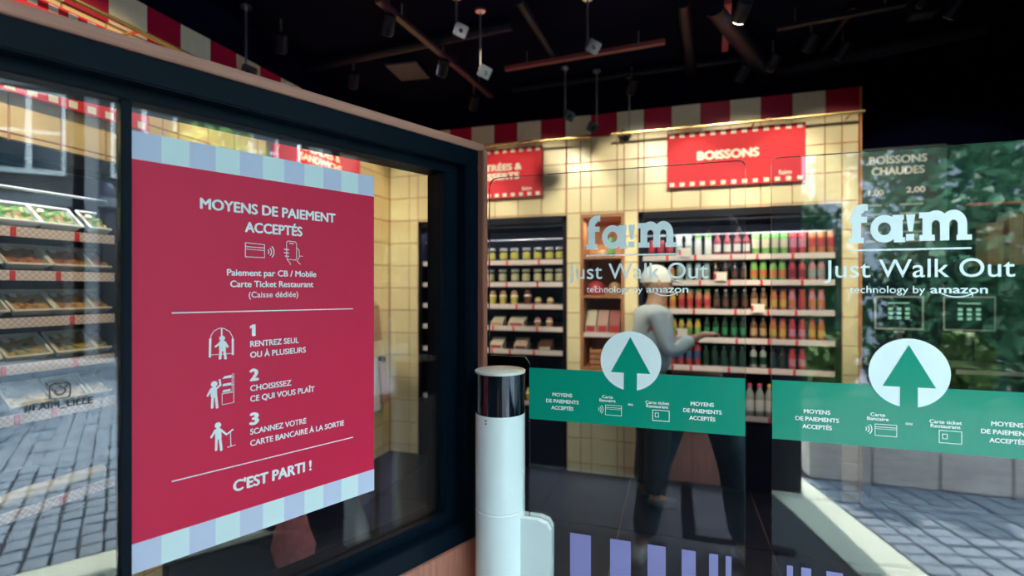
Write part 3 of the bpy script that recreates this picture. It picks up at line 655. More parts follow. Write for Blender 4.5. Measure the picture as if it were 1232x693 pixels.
BREAD = mat('bread_crust', (0.48, 0.25, 0.10), 0.7, var=0.3, scale=40, bump=0.3)
REDBAG = plastic((0.55, 0.03, 0.06))
def loaf(w_, d, h, m_, name, lab, loc, cat, rz=0):
    e = MB(); e.smooth = True
    e.lathe([(0.02, 0), (0.5, 0.05), (0.5, 0.45), (0.42, 0.8), (0.22, 0.97), (0.02, 1.0)], 16); e.v = [(v[0]*w_, v[1]*d, v[2]*h) for v in e.v]
    o = e.build(name, m_, None, loc, rz); return tag(o, lab, cat)
nx = (NI[0]+NI[1])/2
def NY(d): return BY-0.008+0.02+d
loaf(0.085, 0.1, 0.10, BREAD, 'bread_roll', 'round bread roll at left on the upper shelf of the bread cabinet', (nx-0.08, NY(0.1), NS[0]+0.0005), 'bread')
bg_ = bottle(0.17, 0.036, GN, GC, DK); bg_.name = 'green_jar'; bg_.location = (nx+0.055, NY(0.1), NS[0]+0.0005); tag(bg_, 'dark green bottle on the upper shelf of the bread cabinet', 'bottle')
loaf(0.07, 0.1, 0.05, plastic((0.72, 0.55, 0.4)), 'bread_roll', 'pale flat roll before the green bottle in the bread cabinet', (nx-0.01, NY(0.07), NS[0]+0.0005), 'bread')
loaf(0.14, 0.14, 0.11, REDBAG, 'snack_bag', 'red snack bag on the middle shelf of the bread cabinet', (nx-0.065, NY(0.12), NS[1]+0.0005), 'bag')
loaf(0.10, 0.13, 0.10, TAN, 'bread_bag', 'tan bread bag beside the red snack bag', (nx+0.08, NY(0.12), NS[1]+0.0005), 'bag')
for k, (dx, lab, mm) in enumerate(((-0.095, 'leftmost', LT), (-0.005, 'middle', plastic((0.66, 0.42, 0.36))), (0.085, 'rightmost', plastic((0.5, 0.16, 0.16))))):
    wrap(0.08, 0.10, 0.17, mm, RD, 'bread_pack', '%s upright packet on the third shelf of the bread cabinet' % lab, (nx+dx, NY(0.09), NS[2]+0.0005), 'packet')
e = thing('wooden_crate', 'small brown wooden crate at the bottom of the bread cabinet', 'crate', (nx, NY(0.12), NIB+t+0.0005))
MB().box(-0.1, 0.1, -0.08, 0.08, 0, 0.01).build('crate_base', WOODB, e)
for z in (0.02, 0.06, 0.10): MB().box(-0.1, 0.1, -0.08, -0.072, z, z+0.03).build('slat', WOODB, e)
MB().box(-0.1, -0.092, -0.071, 0.08, 0.01, 0.14).build('crate_end', WOODB, e); MB().box(0.092, 0.1, -0.071, 0.08, 0.01, 0.14).build('crate_end', WOODB, e)
# ---------------------------------------------------------------- ready meals on the left wall
RIM = mat('tray_rim', (0.80, 0.82, 0.76), 0.35)
def foodmat(name, a, b, sc_=60):
    m = mat(name, a, 0.6); nt = m.node_tree; n = nt.nodes.new('ShaderNodeTexVoronoi'); n.inputs['Scale'].default_value = sc_; tc = nt.nodes.new('ShaderNodeTexCoord')
    r = nt.nodes.new('ShaderNodeValToRGB'); r.color_ramp.interpolation = 'CONSTANT'; r.color_ramp.elements[0].color = (*a, 1); r.color_ramp.elements[1].color = (*b, 1); r.color_ramp.elements[1].position = 0.55
    e = r.color_ramp.elements.new(0.75); e.color = (*[(p+q)/2*1.2 for p, q in zip(a, b)], 1)
    sp = nt.nodes.new('ShaderNodeSeparateColor'); nt.links.new(tc.outputs['Object'], n.inputs['Vector']); nt.links.new(n.outputs['Color'], sp.inputs[0]); nt.links.new(sp.outputs[0], r.inputs[0]); nt.links.new(r.outputs[0], nt.nodes['Principled BSDF'].inputs['Base Color']); return m
FOODS = [foodmat('salad_food', (0.10, 0.28, 0.06), (0.70, 0.42, 0.22)), foodmat('curry_food', (0.55, 0.20, 0.04), (0.30, 0.09, 0.03)), foodmat('pasta_food', (0.66, 0.44, 0.14), (0.30, 0.14, 0.06)), foodmat('grain_food', (0.62, 0.42, 0.10), (0.08, 0.16, 0.05)), foodmat('pale_food', (0.75, 0.72, 0.55), (0.5, 0.4, 0.2))]
def tray(w_, d, h, food, rim):
    e = bpy.data.objects.new('meal_tray', None); COL.objects.link(e)
    m = MB(); a, b = w_/2, d/2; i = 0.012
    m.add([(-a+i,-b+i,0),(a-i,-b+i,0),(a-i,b-i,0),(-a+i,b-i,0),(-a,-b,h),(a,-b,h),(a,b,h),(-a,b,h)], [(0,3,2,1),(0,1,5,4),(1,2,6,5),(2,3,7,6),(3,0,4,7)]); m.build('tray_base', rim, e)
    m = MB(); r = 0.005
    m.tube([(-a,-b,h),(a,-b,h)], r, 6); m.tube([(a,-b,h),(a,b,h)], r, 6); m.tube([(a,b,h),(-a,b,h)], r, 6); m.tube([(-a,b,h),(-a,-b,h)], r, 6); m.build('tray_rim', rim, e)
    m = MB(); n = 7
    vs = [(-a+0.014+(2*a-0.028)*p/n, -b+0.014+(2*b-0.028)*q/n, h*0.45+random.uniform(0, h*0.45)) for q in range(n+1) for p in range(n+1)]
    m.add(vs, [(q*(n+1)+p, q*(n+1)+p+1, (q+1)*(n+1)+p+1, (q+1)*(n+1)+p) for q in range(n) for p in range(n)]); m.smooth = True; m.build('food', food, e)
    MB().box(-a+0.004, a-0.004, -b+0.004, b-0.004, h, h+0.002).build('clear_lid', CLEAR, e)
    MB().lathe([(0.012, h+0.0021), (0.012, h+0.003)], 12, (-a*0.55, b*0.45, 0)).build('round_sticker', CARD, e)
    return e
names = ['salad', 'curry', 'pasta', 'grain', 'pale salad']
spots = [(S3[0], (8, 60, 116), 0), (S3[1], (20, 74, 119), 1), (S3[2], (28, 75, 120), 2), (S3[3], (20, 78, 124), 3), (S3[4], (25, 72, 112), 4)]
XF = LX-0.13; POS = ['leftmost', 'middle', 'rightmost']
for i, (z, xs, f) in enumerate(spots):
    proto = None
    ys = [onX(x, 346.5, XF).y for x in xs]
    ys = [ys[0]-0.32, ys[0]-0.16]+ys if i < 4 else ys
    lab_i = 0
    for j, y in enumerate(ys):
        if proto is None: proto = tray(0.145, 0.125, 0.035, FOODS[f], RIM); o = proto
        else: o = copytree(proto)
        o.name = 'meal_tray'; o.location = (XF+0.012, y, z+0.017); o.rotation_euler = (math.radians(38), 0, math.pi/2)
        # tilt up towards the shopper
        k = j-(len(ys)-3)
        if k >= 0: tag(o, '%s clear lidded tray of %s on the %s shelf of the left wall chiller' % (POS[k], names[f], ORD[i]), 'tray', 'meal trays on the left wall')
        else: tag(o, '%s tray of %s left of the photo edge on the %s shelf' % (('outermost', 'next')[k+2], names[f], ORD[i]), 'tray', 'meal trays on the left wall')
        zoff = 0.0625*math.sin(math.radians(38)); o.location.z = z+zoff+0.001
BAG = mat('baguette_paper', (0.66, 0.62, 0.50), 0.6, var=0.1, scale=20)
for k, (x, dz, lab) in enumerate(((35, 0.0, 'pale wrapped baguette at left on the lowest shelf of the left chiller'), (95, 0.0, 'pale wrapped baguette at right on the lowest shelf of the left chiller'))):
    y = onX(x, 346.5, LX-0.1).y
    m = MB(); m.smooth = True; m.tube([(0, -0.12, 0.025), (0, -0.10, 0.027), (0, 0, 0.03), (0, 0.09, 0.028), (0, 0.12, 0.025)], [0.012, 0.024, 0.028, 0.025, 0.012], 12)
    o = m.build('baguette', BAG, None, (LX-0.1, y, S3[5]), 0); tag(o, lab, 'baguette', 'wrapped baguettes')
# ---------------------------------------------------------------- hanging signs
def wallsign(label, lines, loc, rz, small=True, w_=0.872, h=0.385, tx=0.5):
    s = thing('hanging_sign', label, 'sign', loc, rz)
    MB().box(0, w_, 0.0, 0.018, 0, h).build('sign_board', SIGNRED, s)
    m = MB(); n = 13; p = w_/n
    for i in range(n):
        x = p*(i+0.5)
        for z in (0.006, h-0.034): m.flat([(x-0.016, z), (x+0.016, z), (x+0.016, z+0.028), (x-0.016, z+0.028)], -0.0008)
    m.build('white_squares', SIGNWHITE, s)['kind'] = 'stuff'
    for str_, wd, z, cap in lines: text(str_, w_*tx-wd/2, w_*tx+wd/2, z, cap, -0.001, SIGNWHITE, s, 0.06)
    if small: text('faim', w_-0.16, w_-0.085, 0.05, 0.03, -0.001, SIGNWHITE, s, 0.03)
    for x in (0.12, w_-0.12): MB().tube([(x, 0.018, h*0.8), (x, 0.049, h*0.8)], 0.008, 8).build('standoff', STEEL, s)
wallsign('red BOISSONS sign hung above the drinks chiller', [('BOISSONS', 0.385, 0.185, 0.058)], (-0.043, 3.742, 2.109), 0, tx=0.455)
wallsign('red ENTRÉES & DESSERTS sign above the jar chiller', [('ENTRÉES &', 0.40, 0.215, 0.05), ('DESSERTS', 0.36, 0.145, 0.05)], (-1.832, 3.742, 2.109), 0, tx=0.58)
wallsign('red SALADES & SANDWICHS sign on the left wall behind the poster', [('SALADES &', 0.38, 0.185, 0.045), ('SANDWICHS', 0.42, 0.12, 0.045)], (LX+0.058, 2.42, 2.109), math.pi/2)
wallsign('red sign at the upper left corner over the meal trays', [], (LX+0.058, 0.80, 2.109), math.pi/2)
def rod(label, a, b, brs):
    r = thing('brass_rod', label, 'rail', a); a = Vector(a); b = Vector(b)
    MB().tube([(0, 0, 0), b-a], 0.0105, 12).build('rail', BRASS, r)
    for k in brs:
        p = (b-a)*k; n = Vector((0, 1, 0)) if abs(b.y-a.y) < 0.1 else Vector((-1, 0, 0))
        MB().tube([p, p+n*0.115, p+n*0.125], 0.007, 8).build('bracket', BRASS, r)
rod('brass rail above the BOISSONS sign', (-0.425, 3.655, 2.503), (1.135, 3.655, 2.503), (0.25, 0.6, 0.96))
rod('brass rail above the ENTRÉES & DESSERTS sign', (-2.1, 3.655, 2.503), (-0.57, 3.655, 2.503), (0.05, 0.5, 0.96))
rod('brass rail along the left wall under the striped fascia', (LX+0.145, 0.4, 2.503), (LX+0.145, 3.0, 2.503), (0.05, 0.45, 0.8, 0.98))
# ---------------------------------------------------------------- ceiling gear
def pole(x, yt, yb, label, dev='box', r=0.006):
    p = onZ(x, yt, CEIL-0.03); d = math.hypot(p.x, p.y); zb = EYE+(346.5-yb)/(346.5-yt)*(CEIL-0.03-EYE)
    e = thing('ceiling_sensor', label, 'sensor', (p.x, p.y, CEIL)); L = CEIL-zb
    MB().lathe([(0.028, -0.012), (0.028, 0)], 14).build('ceiling_plate', STEEL, e)
    MB().tube([(0, 0, -0.012), (0, 0, -L)], r, 8).build('drop_rod', STEEL, e)
    MB().lathe([(0.011, -L-0.01), (0.011, -L+0.012)], 10).build('swivel', STEEL, e)
    q = MB(); q.bevbox(-0.035, 0.035, -0.02, 0.02, -0.032, 0.032, 0.004); b = q.build('camera_head', mat('sensor_grey', (0.05, 0.055, 0.08), 0.4), e); b.location = (0.03 if x != 718 and x != 757 else -0.03, -0.01, -L-0.02); b.rotation_euler = (0.5, 0.35, 0.6)
    c = MB(); c.lathe([(0.012, 0), (0.010, 0.006)], 10); l = c.build('lens', GLOSSB, b); l.location = (0, -0.02, 0); l.rotation_euler = (math.pi/2, 0, 0)
pole(296, 14, 84, 'sensor on a drop rod above the left wood frame')
pole(549, 2, 34, 'sensor on a short rod at the top centre of the ceiling')
pole(578, 18, 84, 'sensor on a long rod right of the diagonal track')
pole(707, 3, 54, 'sensor on a rod at top above the striped fascia centre')
pole(680, 86, 137, 'leftmost of three low sensors before the striped fascia')
pole(718, 90, 150, 'middle of three low sensors before the striped fascia')
pole(757, 97, 160, 'rightmost of three low sensors before the striped fascia')
def track(a, b, label, z=CEIL-0.09, w_=0.018, m=None):
    p, q = onZ(*a, z), onZ(*b, z); d = q-p; e = thing('light_track', label, 'track', p, math.atan2(d.y, d.x)); L = d.length
    MB().box(0, L, -w_, w_, -0.012, 0.012).build('track_rail', m or mat('track_pink', (0.07, 0.025, 0.045), 0.4), e)
    for k in (0.15, 0.85): MB().tube([(L*k, 0, 0.012), (L*k, 0, CEIL-z)], 0.004, 6).build('hanger', STEEL, e)
    return e
track((455, 0), (591, 116), 'diagonal dark pink light track left of centre on the ceiling')
track((608, 83), (800, 50), 'light track running above the striped fascia', m=mat('track_red', (0.25, 0.06, 0.08), 0.4))
track((935, 34), (1090, 4), 'dark light track at upper right of the ceiling', m=NAVY2)
track((876, 2), (872, 60), 'short pink track beside the lit spotlight', m=mat('track_rose', (0.32, 0.05, 0.09), 0.4))
def spotlamp(x, y, label, lit=False, ang=(0.6, 0.3, 0.4)):
    p = onZ(x, y, CEIL-0.14); e = thing('track_spotlight', label, 'spotlight', (p.x, p.y, CEIL))
    MB().tube([(0, 0, 0), (0, 0, -0.10)], 0.006, 8).build('stem', STEEL, e)
    m = MB(); m.smooth = True; m.lathe([(0.03, -0.05), (0.035, -0.04), (0.035, 0.05), (0.02, 0.06)], 16); h = m.build('lamp_head', NAVY2 if not lit else mat('lamp_shell', (0.03, 0.03, 0.05), 0.4), e); h.location = (0, 0, -0.14); h.rotation_euler = ang
    MB().lathe([(0.028, -0.052), (0.028, -0.0505)], 16).build('lamp_lens', mat('lamp_glow', (1.0, 0.85, 0.6), 0.5, emit=25) if lit else mat('lamp_lens', (0.25, 0.27, 0.30), 0.2), h)
spotlamp(893, 14, 'lit ceiling spotlight glowing warm near the top of the photo', True, (0.95, 0.15, 0.2))
for x, y, lab in ((930, 76, 'spotlight above the cream fascia square near the wall corner'), (976, 52, 'round dark spotlight on the upper right'), (1014, 62, 'spotlight with a pale bracket right of the round one'), (467, 30, 'tubular spotlight on the diagonal track'), (533, 82, 'second tubular spotlight lower on the diagonal track'), (1150, 10, 'spotlight nearest the upper right corner'), (338, 52, 'faint spotlight high above the wood frame'), (425, 97, 'small spotlight above the middle of the wood frame'), (570, 124, 'spotlight at the lower end of the diagonal track'), (760, 105, 'spotlight hanging behind the low sensors'), (893, 88, 'spotlight over the cream square of the fascia')):
    spotlamp(x, y, lab)
p = onZ(1110, 8, CEIL-0.1); e = thing('projector', 'boxy grey projector hanging at upper right of the ceiling', 'projector', (p.x, p.y, CEIL))
MB().tube([(-0.03, 0, 0), (-0.03, 0, -0.08)], 0.005, 8).build('hanger', STEEL, e); MB().tube([(0.03, 0, 0), (0.03, 0, -0.08)], 0.005, 8).build('hanger', STEEL, e)
MB().bevbox(-0.06, 0.06, -0.045, 0.045, -0.15, -0.08, 0.006).build('housing', NAVY2, e); q = MB().lathe([(0.02, 0), (0.02, 0.02)], 14).build('lens', STEEL, e); q.location = (-0.03, -0.045, -0.115); q.rotation_euler = (math.pi/2, 0, 0)
p = onZ(491, 87, CEIL-0.05); e = thing('ceiling_panel', 'flat square grey panel on the dark ceiling', 'panel', (p.x, p.y, CEIL), 0.1)
MB().bevbox(-0.11, 0.11, -0.13, 0.13, -0.05, -0.035, 0.003).build('panel_face', mat('panel_grey', (0.06, 0.05, 0.09), 0.5), e); MB().box(-0.09, 0.09, -0.11, 0.11, -0.035, 0).build('panel_box', NAVY2, e)
for k, (a, b, r, z, lab) in enumerate((((330, 90), (616, 30), 0.03, CEIL-0.04, 'dark conduit crossing the ceiling left of centre'), ((822, 2), (832, 90), 0.035, CEIL-0.05, 'dark vertical looking ceiling beam near the middle'), ((624, 0), (665, 65), 0.025, CEIL-0.045, 'thin dark pipe right of the diagonal track'),
                                      ((860, 5), (925, 90), 0.06, CEIL-0.07, 'wide dark duct behind the lit spotlight'), ((900, 95), (1190, 30), 0.05, CEIL-0.06, 'long dark duct across the upper right'), ((990, 60), (1030, 5), 0.02, CEIL-0.03, 'thin conduit on the upper right'), ((616, 108), (900, 70), 0.02, CEIL-0.04, 'thin conduit above the fascia'))):
    p, q = onZ(*a, z), onZ(*b, z)
    m = MB(); m.smooth = True; m.tube([p, (p+q)/2, q], r, 14); tag(m.build('ceiling_pipe', NAVY2, None), lab, 'pipe')
# ---------------------------------------------------------------- recess on the right: hot drinks
RY = 4.2
mb_ = thing('menu_board', 'dark BOISSONS CHAUDES menu board on the recess wall', 'menu', (1.30, RY+0.07, 1.55))
MB().bevbox(-0.03, 0.52, 0, 0.02, 0, 0.86, 0.004).build('board', mat('menu_dark', (0.015, 0.03, 0.035), 0.5), mb_)
MB().box(-0.03, 0.52, 0.0201, 0.029, 0.1, 0.2).build('batten', NAVY2, mb_)
text('BOISSONS', 0.055, 0.40, 0.745, 0.055, -0.002, SIGNWHITE, mb_, 0.035); text('CHAUDES', 0.07, 0.385, 0.665, 0.055, -0.002, SIGNWHITE, mb_, 0.035)
text('1,00', 0.05, 0.14, 0.52, 0.04, -0.002, SIGNWHITE, mb_, 0.03); text('2,00', 0.28, 0.39, 0.53, 0.04, -0.002, SIGNWHITE, mb_, 0.03)
m = MB()
for k in range(6):
    for x0, x1 in ((0.03, 0.13), (0.24, 0.38)): m.flat([(x0, 0.44-k*0.065), (x1-0.01*(k % 3), 0.44-k*0.065), (x1-0.01*(k % 3), 0.453-k*0.065), (x0, 0.453-k*0.065)], -0.0015)
    m.flat(arcpts(0.185, 0.446-k*0.065, 0.008, 0, 360, 8)[:-1], -0.0015)
m.build('menu_lines', mat('menu_text', (0.42, 0.46, 0.42), 0.6), mb_)
ct = thing('coffee_counter', 'dark drinks counter with a white front edge in the right recess', 'counter', (1.24, 3.86, 0))
MB().box(0, 1.45, 0.02, 0.42, 0, 0.86).build('cabinet', NAVY2, ct); MB().bevbox(0, 1.45, 0, 0.43, 0.861, 0.89, 0.004).build('worktop', NAVY, ct); MB().box(0.45, 1.1, -0.006, -0.001, 0.862, 0.888).build('white_edge', mat('white_edge', (0.8, 0.85, 0.85), 0.4), ct)
for x, lab in ((1.445, 'left coffee machine with a white framed screen'), (1.83, 'right coffee machine with a white framed screen')):
    e = thing('coffee_machine', lab, 'coffee machine', (x, 4.02, 0.8905))
    MB().bevbox(-0.14, 0.14, 0.03, 0.2, 0, 0.48, 0.01).build('machine_body', NAVY2, e); MB().bevbox(-0.14, 0.14, -0.1, 0.03, 0, 0.03, 0.004).build('drip_tray', STEEL, e)
    MB().bevbox(-0.14, 0.14, 0.0, 0.0299, 0.23, 0.46, 0.006).build('screen', GLOSSB, e)
    m = MB(); m.strokes([(-0.135, 0.235), (0.135, 0.235), (0.135, 0.45), (-0.135, 0.45)], 0.009, -0.001, closed=True); m.build('screen_frame', mat('screen_rim', (0.55, 0.62, 0.60), 0.4), e)
    m = MB(); m.flat([(-0.06, 0.405), (0.06, 0.405), (0.06, 0.413), (-0.06, 0.413)], -0.001)
    for k in range(3):
        for j in range(3): m.flat([(-0.06+k*0.048, 0.30+j*0.03), (-0.035+k*0.048, 0.30+j*0.03), (-0.035+k*0.048, 0.318+j*0.03), (-0.06+k*0.048, 0.318+j*0.03)], -0.001)
    m.build('screen_graphics', mat('screen_glow', (0.25, 0.55, 0.40), 0.5, emit=0.5), e)
    MB().tube([(0, 0.0, 0.2), (0, 0.0, 0.14)], 0.02, 10).build('spout', STEEL, e)
    MB().box(-0.03, 0.03, -0.0015, -0.0005, 0.208, 0.222).build('nameplate', mat('screen_rim', (0.6, 0.6, 0.6)), e)
e = thing('wall_shelf', 'wooden wall shelf of blocks at the right edge beside the logo', 'shelf', (1.97, 4.18, 1.55))
MB().box(-0.02, 0.42, -0.12, 0.12, 0, 0.02).build('plank', WOODB, e); MB().box(-0.04, 0.42, 0.09, 0.11, 0.42, 0.435).build('red_ledge', TAG, e)
MB().box(-0.02, 0.42, 0.112, 0.12, 0.02, 0.5).build('back_board', NAVY2, e)
for a, b, h in ((0.02, 0.10, 0.30), (0.14, 0.22, 0.33), (0.06, 0.30, 0.10)):
    pass
for a, b, h, lab in ((0.00, 0.085, 0.26, 'shorter tan box'), (0.115, 0.19, 0.31, 'taller tan box'), (0.22, 0.34, 0.16, 'low wide tan box')):
    q = thing('cardboard_box', lab+' on the wooden wall shelf at the right edge', 'box', (1.97+(a+b)/2, 4.18, 1.5705)); d = (b-a)/2
    MB().bevbox(-d, d, -0.07, 0.07, 0, h, 0.003).build('carton', mat('kraft', (0.42, 0.24, 0.12), 0.7, var=0.1), q); MB().box(-0.012, 0.012, -0.0708, -0.0702, 0, h).build('tape', TAN, q)
spot((1.7, 3.2, 2.86), (1.75, 4.2, 1.5), 24, 90, (1.0, 0.92, 0.8))
# ---------------------------------------------------------------- bags hanging near the corner, bag on the floor
KR = mat('kraft', (0.5, 0.3, 0.15)); 
def hangbag(y, z, w_, h, m_, lab, cat='bag'):
    e = thing('paper_bag', lab, cat, (LX+0.002, y, z))
    MB().tube([(0, 0, h+0.02), (0.05, 0, h+0.02), (0.055, 0, h+0.035)], 0.004, 6).build('hook', BLACK, e)
    q = MB(); q.add([(0.01,-w_/2,0),(0.08,-w_/2*0.95,0),(0.08,w_/2*0.95,0),(0.01,w_/2,0),(0.02,-w_/2,h),(0.05,-w_/2,h),(0.05,w_/2,h),(0.02,w_/2,h)], [(0,3,2,1),(4,5,6,7),(0,1,5,4),(1,2,6,5),(2,3,7,6),(3,0,4,7)]); q.build('bag_body', m_, e)
    MB().box(0.015, 0.06, -0.02, 0.02, h-0.005, h+0.035).build('clip', BLACK, e)
    MB().tube([(0.06, -w_*0.25, h*0.98), (0.06, -w_*0.2, h*1.1), (0.06, w_*0.2, h*1.1), (0.06, w_*0.25, h*0.98)], 0.003, 6).build('handle', m_, e)
hangbag(3.45, 0.98, 0.22, 0.28, mat('kraft', (0.4, 0.2, 0.1)), 'brown paper bag hanging on the left wall beside the poster')
hangbag(3.18, 0.93, 0.22, 0.34, mat('kraft_dark', (0.36, 0.2, 0.10), 0.7), 'darker brown paper bag partly behind the poster edge')
hangbag(3.42, 0.42, 0.24, 0.42, mat('white_paper', (0.72, 0.76, 0.74), 0.6), 'white paper carrier hanging below the brown bag on the left wall')
hangbag(3.62, 0.46, 0.10, 0.34, mat('pink_kraft', (0.55, 0.30, 0.24), 0.6), 'narrow pinkish paper bag hanging nearest the wall corner')
e = thing('tote_bag', 'crumpled pink fabric bag on the floor below the poster', 'bag', (-1.83, 2.08, 0.001), 0.5)
m = MB(); m.smooth = True
n = 16; prof = [(0.075, 0), (0.095, 0.03), (0.10, 0.10), (0.085, 0.18), (0.06, 0.25)]
vs = []; fs = []
for r, z in prof:
    for i in range(n): a = 2*math.pi*i/n; q = 1+0.12*math.sin(5*a+z*20); vs.append((r*q*math.cos(a), r*0.6*q*math.sin(a), z))
for j in range(len(prof)-1):
    for i in range(n): k = (i+1) % n; fs.append((j*n+i, j*n+k, (j+1)*n+k, (j+1)*n+i))
fs.append(tuple(range(n-1, -1, -1))); m.add(vs, fs); m.build('bag_body', mat('pink_fabric', (0.62, 0.22, 0.24), 0.8, var=0.15), e)
MB().tube([(-0.04, 0, 0.24), (-0.03, 0, 0.33), (0.03, 0, 0.34), (0.04, 0, 0.24)], 0.006, 8).build('strap', DK, e)
#@@OUTSIDE
# ---------------------------------------------------------------- people
def skin_obj(name, verts, edges, radii, m, parent, root=0, sub=2):
    me = bpy.data.meshes.new(name+'_rig'); me.from_pydata(verts, edges, []); o = bpy.data.objects.new(name+'_rig', me); COL.objects.link(o)
    md = o.modifiers.new('Skin', 'SKIN'); md.use_smooth_shade = True; md.branch_smoothing = 0.6
    for i, r in enumerate(radii): me.skin_vertices[0].data[i].radius = (r if isinstance(r, tuple) else (r, r)); me.skin_vertices[0].data[i].use_root = (i == root)
    s_ = o.modifiers.new('Sub', 'SUBSURF'); s_.levels = sub; s_.render_levels = sub
    dg = bpy.context.evaluated_depsgraph_get(); nm = bpy.data.meshes.new_from_object(o.evaluated_get(dg)); bpy.data.objects.remove(o)
    nm.materials.clear(); nm.materials.append(m); nm.polygons.foreach_set('use_smooth', [True]*len(nm.polygons))
    q = bpy.data.objects.new(name, nm); COL.objects.link(q); q.parent = parent; return q
SKINM = mat('skin', (0.55, 0.33, 0.24), 0.5)
def person(label, J, loc, rz, top, legs, shoes, hairm, cap=False):
    # J: joint positions in local metres, person faces +y
    e = thing('person', label, 'person', loc, rz)
    V = []; E = []; R = []
    def add(p, r, par=None):
        V.append(tuple(p)); R.append(r); 
        if par is not None: E.append((par, len(V)-1))
        return len(V)-1
    pel = add(J['pelvis'], 0.11); sp = add(J['spine'], 0.115, pel); ch = add(J['chest'], 0.13, sp); nk = add(J['neck'], 0.055, ch)
    hd = Vector(J['head']); k0 = add(hd+Vector((0, 0.01, -0.075)), 0.060, nk); k1 = add(hd, (0.086, 0.104), k0); k2 = add(hd+Vector((0, -0.005, 0.065)), (0.075, 0.09), k1)
    for s in ('l', 'r'):
        sh = add(J['sho_'+s], 0.055, ch); el = add(J['elb_'+s], 0.038, sh); wr = add(J['wri_'+s], 0.026, el)
        d = (Vector(J['han_'+s])-Vector(J['wri_'+s])).normalized(); pm = Vector(J['wri_'+s])+d*0.05; pa = add(pm, 0.032, wr)
        side = d.cross(Vector((0, 0, 1))).normalized() if abs(d.z) < 0.9 else Vector((0, 1, 0)); up = side.cross(d)
        for f in range(4):
            off = side*(0.024-0.016*f); b = add(pm+d*0.04+off, 0.0095, pa); c = add(pm+d*(0.075+0.006*(f in (1, 2)))+off-up*0.012, 0.0085, b); add(pm+d*(0.095+0.008*(f in (1, 2)))+off-up*0.034, 0.007, c)
        b = add(pm+side*0.038+d*0.01, 0.010, pa); add(pm+side*0.05+d*0.045-up*0.01, 0.009, b)
        hi = add(J['hip_'+s], 0.085, pel); kn = add(J['kne_'+s], 0.052, hi); an = add(J['ank_'+s], 0.036, kn); add(Vector(J['toe_'+s])+Vector((0, 0, 0.0)), 0.03, an)
    skin_obj('body', V, E, R, SKINM, e)
    # clothes
    V = []; E = []; R = []
    p = add(J['spine']+Vector((0, 0, -0.14)), (0.19, 0.145)); q = add(J['spine'], (0.19, 0.145), p); c0 = add(J['chest'], (0.185, 0.14), q); c = add(Vector(J['chest']).lerp(Vector(J['neck']), 0.6), (0.165, 0.12), c0); add(Vector(J['neck'])+Vector((0, 0, 0.01)), 0.078, c)
    for s in ('l', 'r'):
        sh = add(J['sho_'+s], 0.072, c); el = add(J['elb_'+s], 0.055, sh); a = Vector(J['elb_'+s]); b = Vector(J['wri_'+s]); add(a.lerp(b, 0.9), 0.048, el)
    skin_obj('shirt', V, E, R, top, e)
    V = []; E = []; R = []
    p = add(J['pelvis']+Vector((0, 0, 0.04)), 0.128); p2 = add(J['pelvis']+Vector((0, 0, -0.03)), 0.125, p)
    for s in ('l', 'r'):
        hi = add(J['hip_'+s], 0.115, p2); kn = add(J['kne_'+s], 0.085, hi); a = Vector(J['kne_'+s]); b = Vector(J['ank_'+s]); m1 = add(a.lerp(b, 0.5), 0.078, kn); add(a.lerp(b, 0.97), 0.066, m1)
    skin_obj('trousers', V, E, R, legs, e)
    for s in ('l', 'r'):
        a = Vector(J['ank_'+s]); t_ = Vector(J['toe_'+s]); d = (t_-a); d.z = 0; d.normalize(); b = a-d*0.04; b.z = 0.042; t_.z = 0.036; mid = b.lerp(t_, 0.5); mid.z = 0.046
        skin_obj('shoe', [tuple(b), tuple(mid), tuple(t_+d*0.03)], [(0, 1), (1, 2)], [(0.044, 0.042), (0.048, 0.045), (0.040, 0.034)], shoes, e)
    m = MB(); m.smooth = True
    n = 24; lats = [-8, 6, 20, 36, 52, 68, 82, 90]; vs = []
    for la in lats:
        for i in range(n):
            a = 2*math.pi*i/n; t_ = min(1, max(0, 0.45-math.sin(a))); l2 = la-(0 if cap else 34*t_*max(0, 1-(la+8)/40))
            vs.append(hd+Vector((0.079*math.cos(math.radians(max(l2, -30)))*math.cos(a), 0.099*math.cos(math.radians(max(l2, -30)))*math.sin(a)-0.008, 0.02+0.102*math.sin(math.radians(l2)))))
    m.add(vs, [(j*n+i, j*n+(i+1) % n, (j+1)*n+(i+1) % n, (j+1)*n+i) for j in range(len(lats)-1) for i in range(n)])
    m.build('cap' if cap else 'hair', hairm, e)
    if cap: MB().add([hd+Vector((-0.07, 0.08, 0.02)), hd+Vector((0.07, 0.08, 0.02)), hd+Vector((0.05, 0.17, 0.0)), hd+Vector((-0.05, 0.17, 0.0)), hd+Vector((-0.07, 0.08, 0.026)), hd+Vector((0.07, 0.08, 0.026)), hd+Vector((0.05, 0.17, 0.006)), hd+Vector((-0.05, 0.17, 0.006))], [(3,2,1,0),(4,5,6,7),(0,1,5,4),(1,2,6,5),(2,3,7,6),(3,0,4,7)]).build('cap_peak', hairm, e)
    for x in (-0.03, 0.03):
        q = MB(); q.smooth = True; q.lathe([(0.002, -0.009), (0.009, -0.004), (0.009, 0.004), (0.002, 0.009)], 10); q.build('eye', DK, e, hd+Vector((x, 0.083, 0.0)))
    q = MB(); q.smooth = True; q.lathe([(0.014, -0.03), (0.012, -0.015), (0.006, 0.01)], 8); q.build('nose', SKINM, e, hd+Vector((0, 0.093, -0.005)))
    MB().bevbox(-0.024, 0.024, -0.004, 0.004, -0.005, 0.005, 0.003).build('mouth', mat('lips', (0.4, 0.12, 0.12), 0.5), e, hd+Vector((0, 0.083, -0.058)))
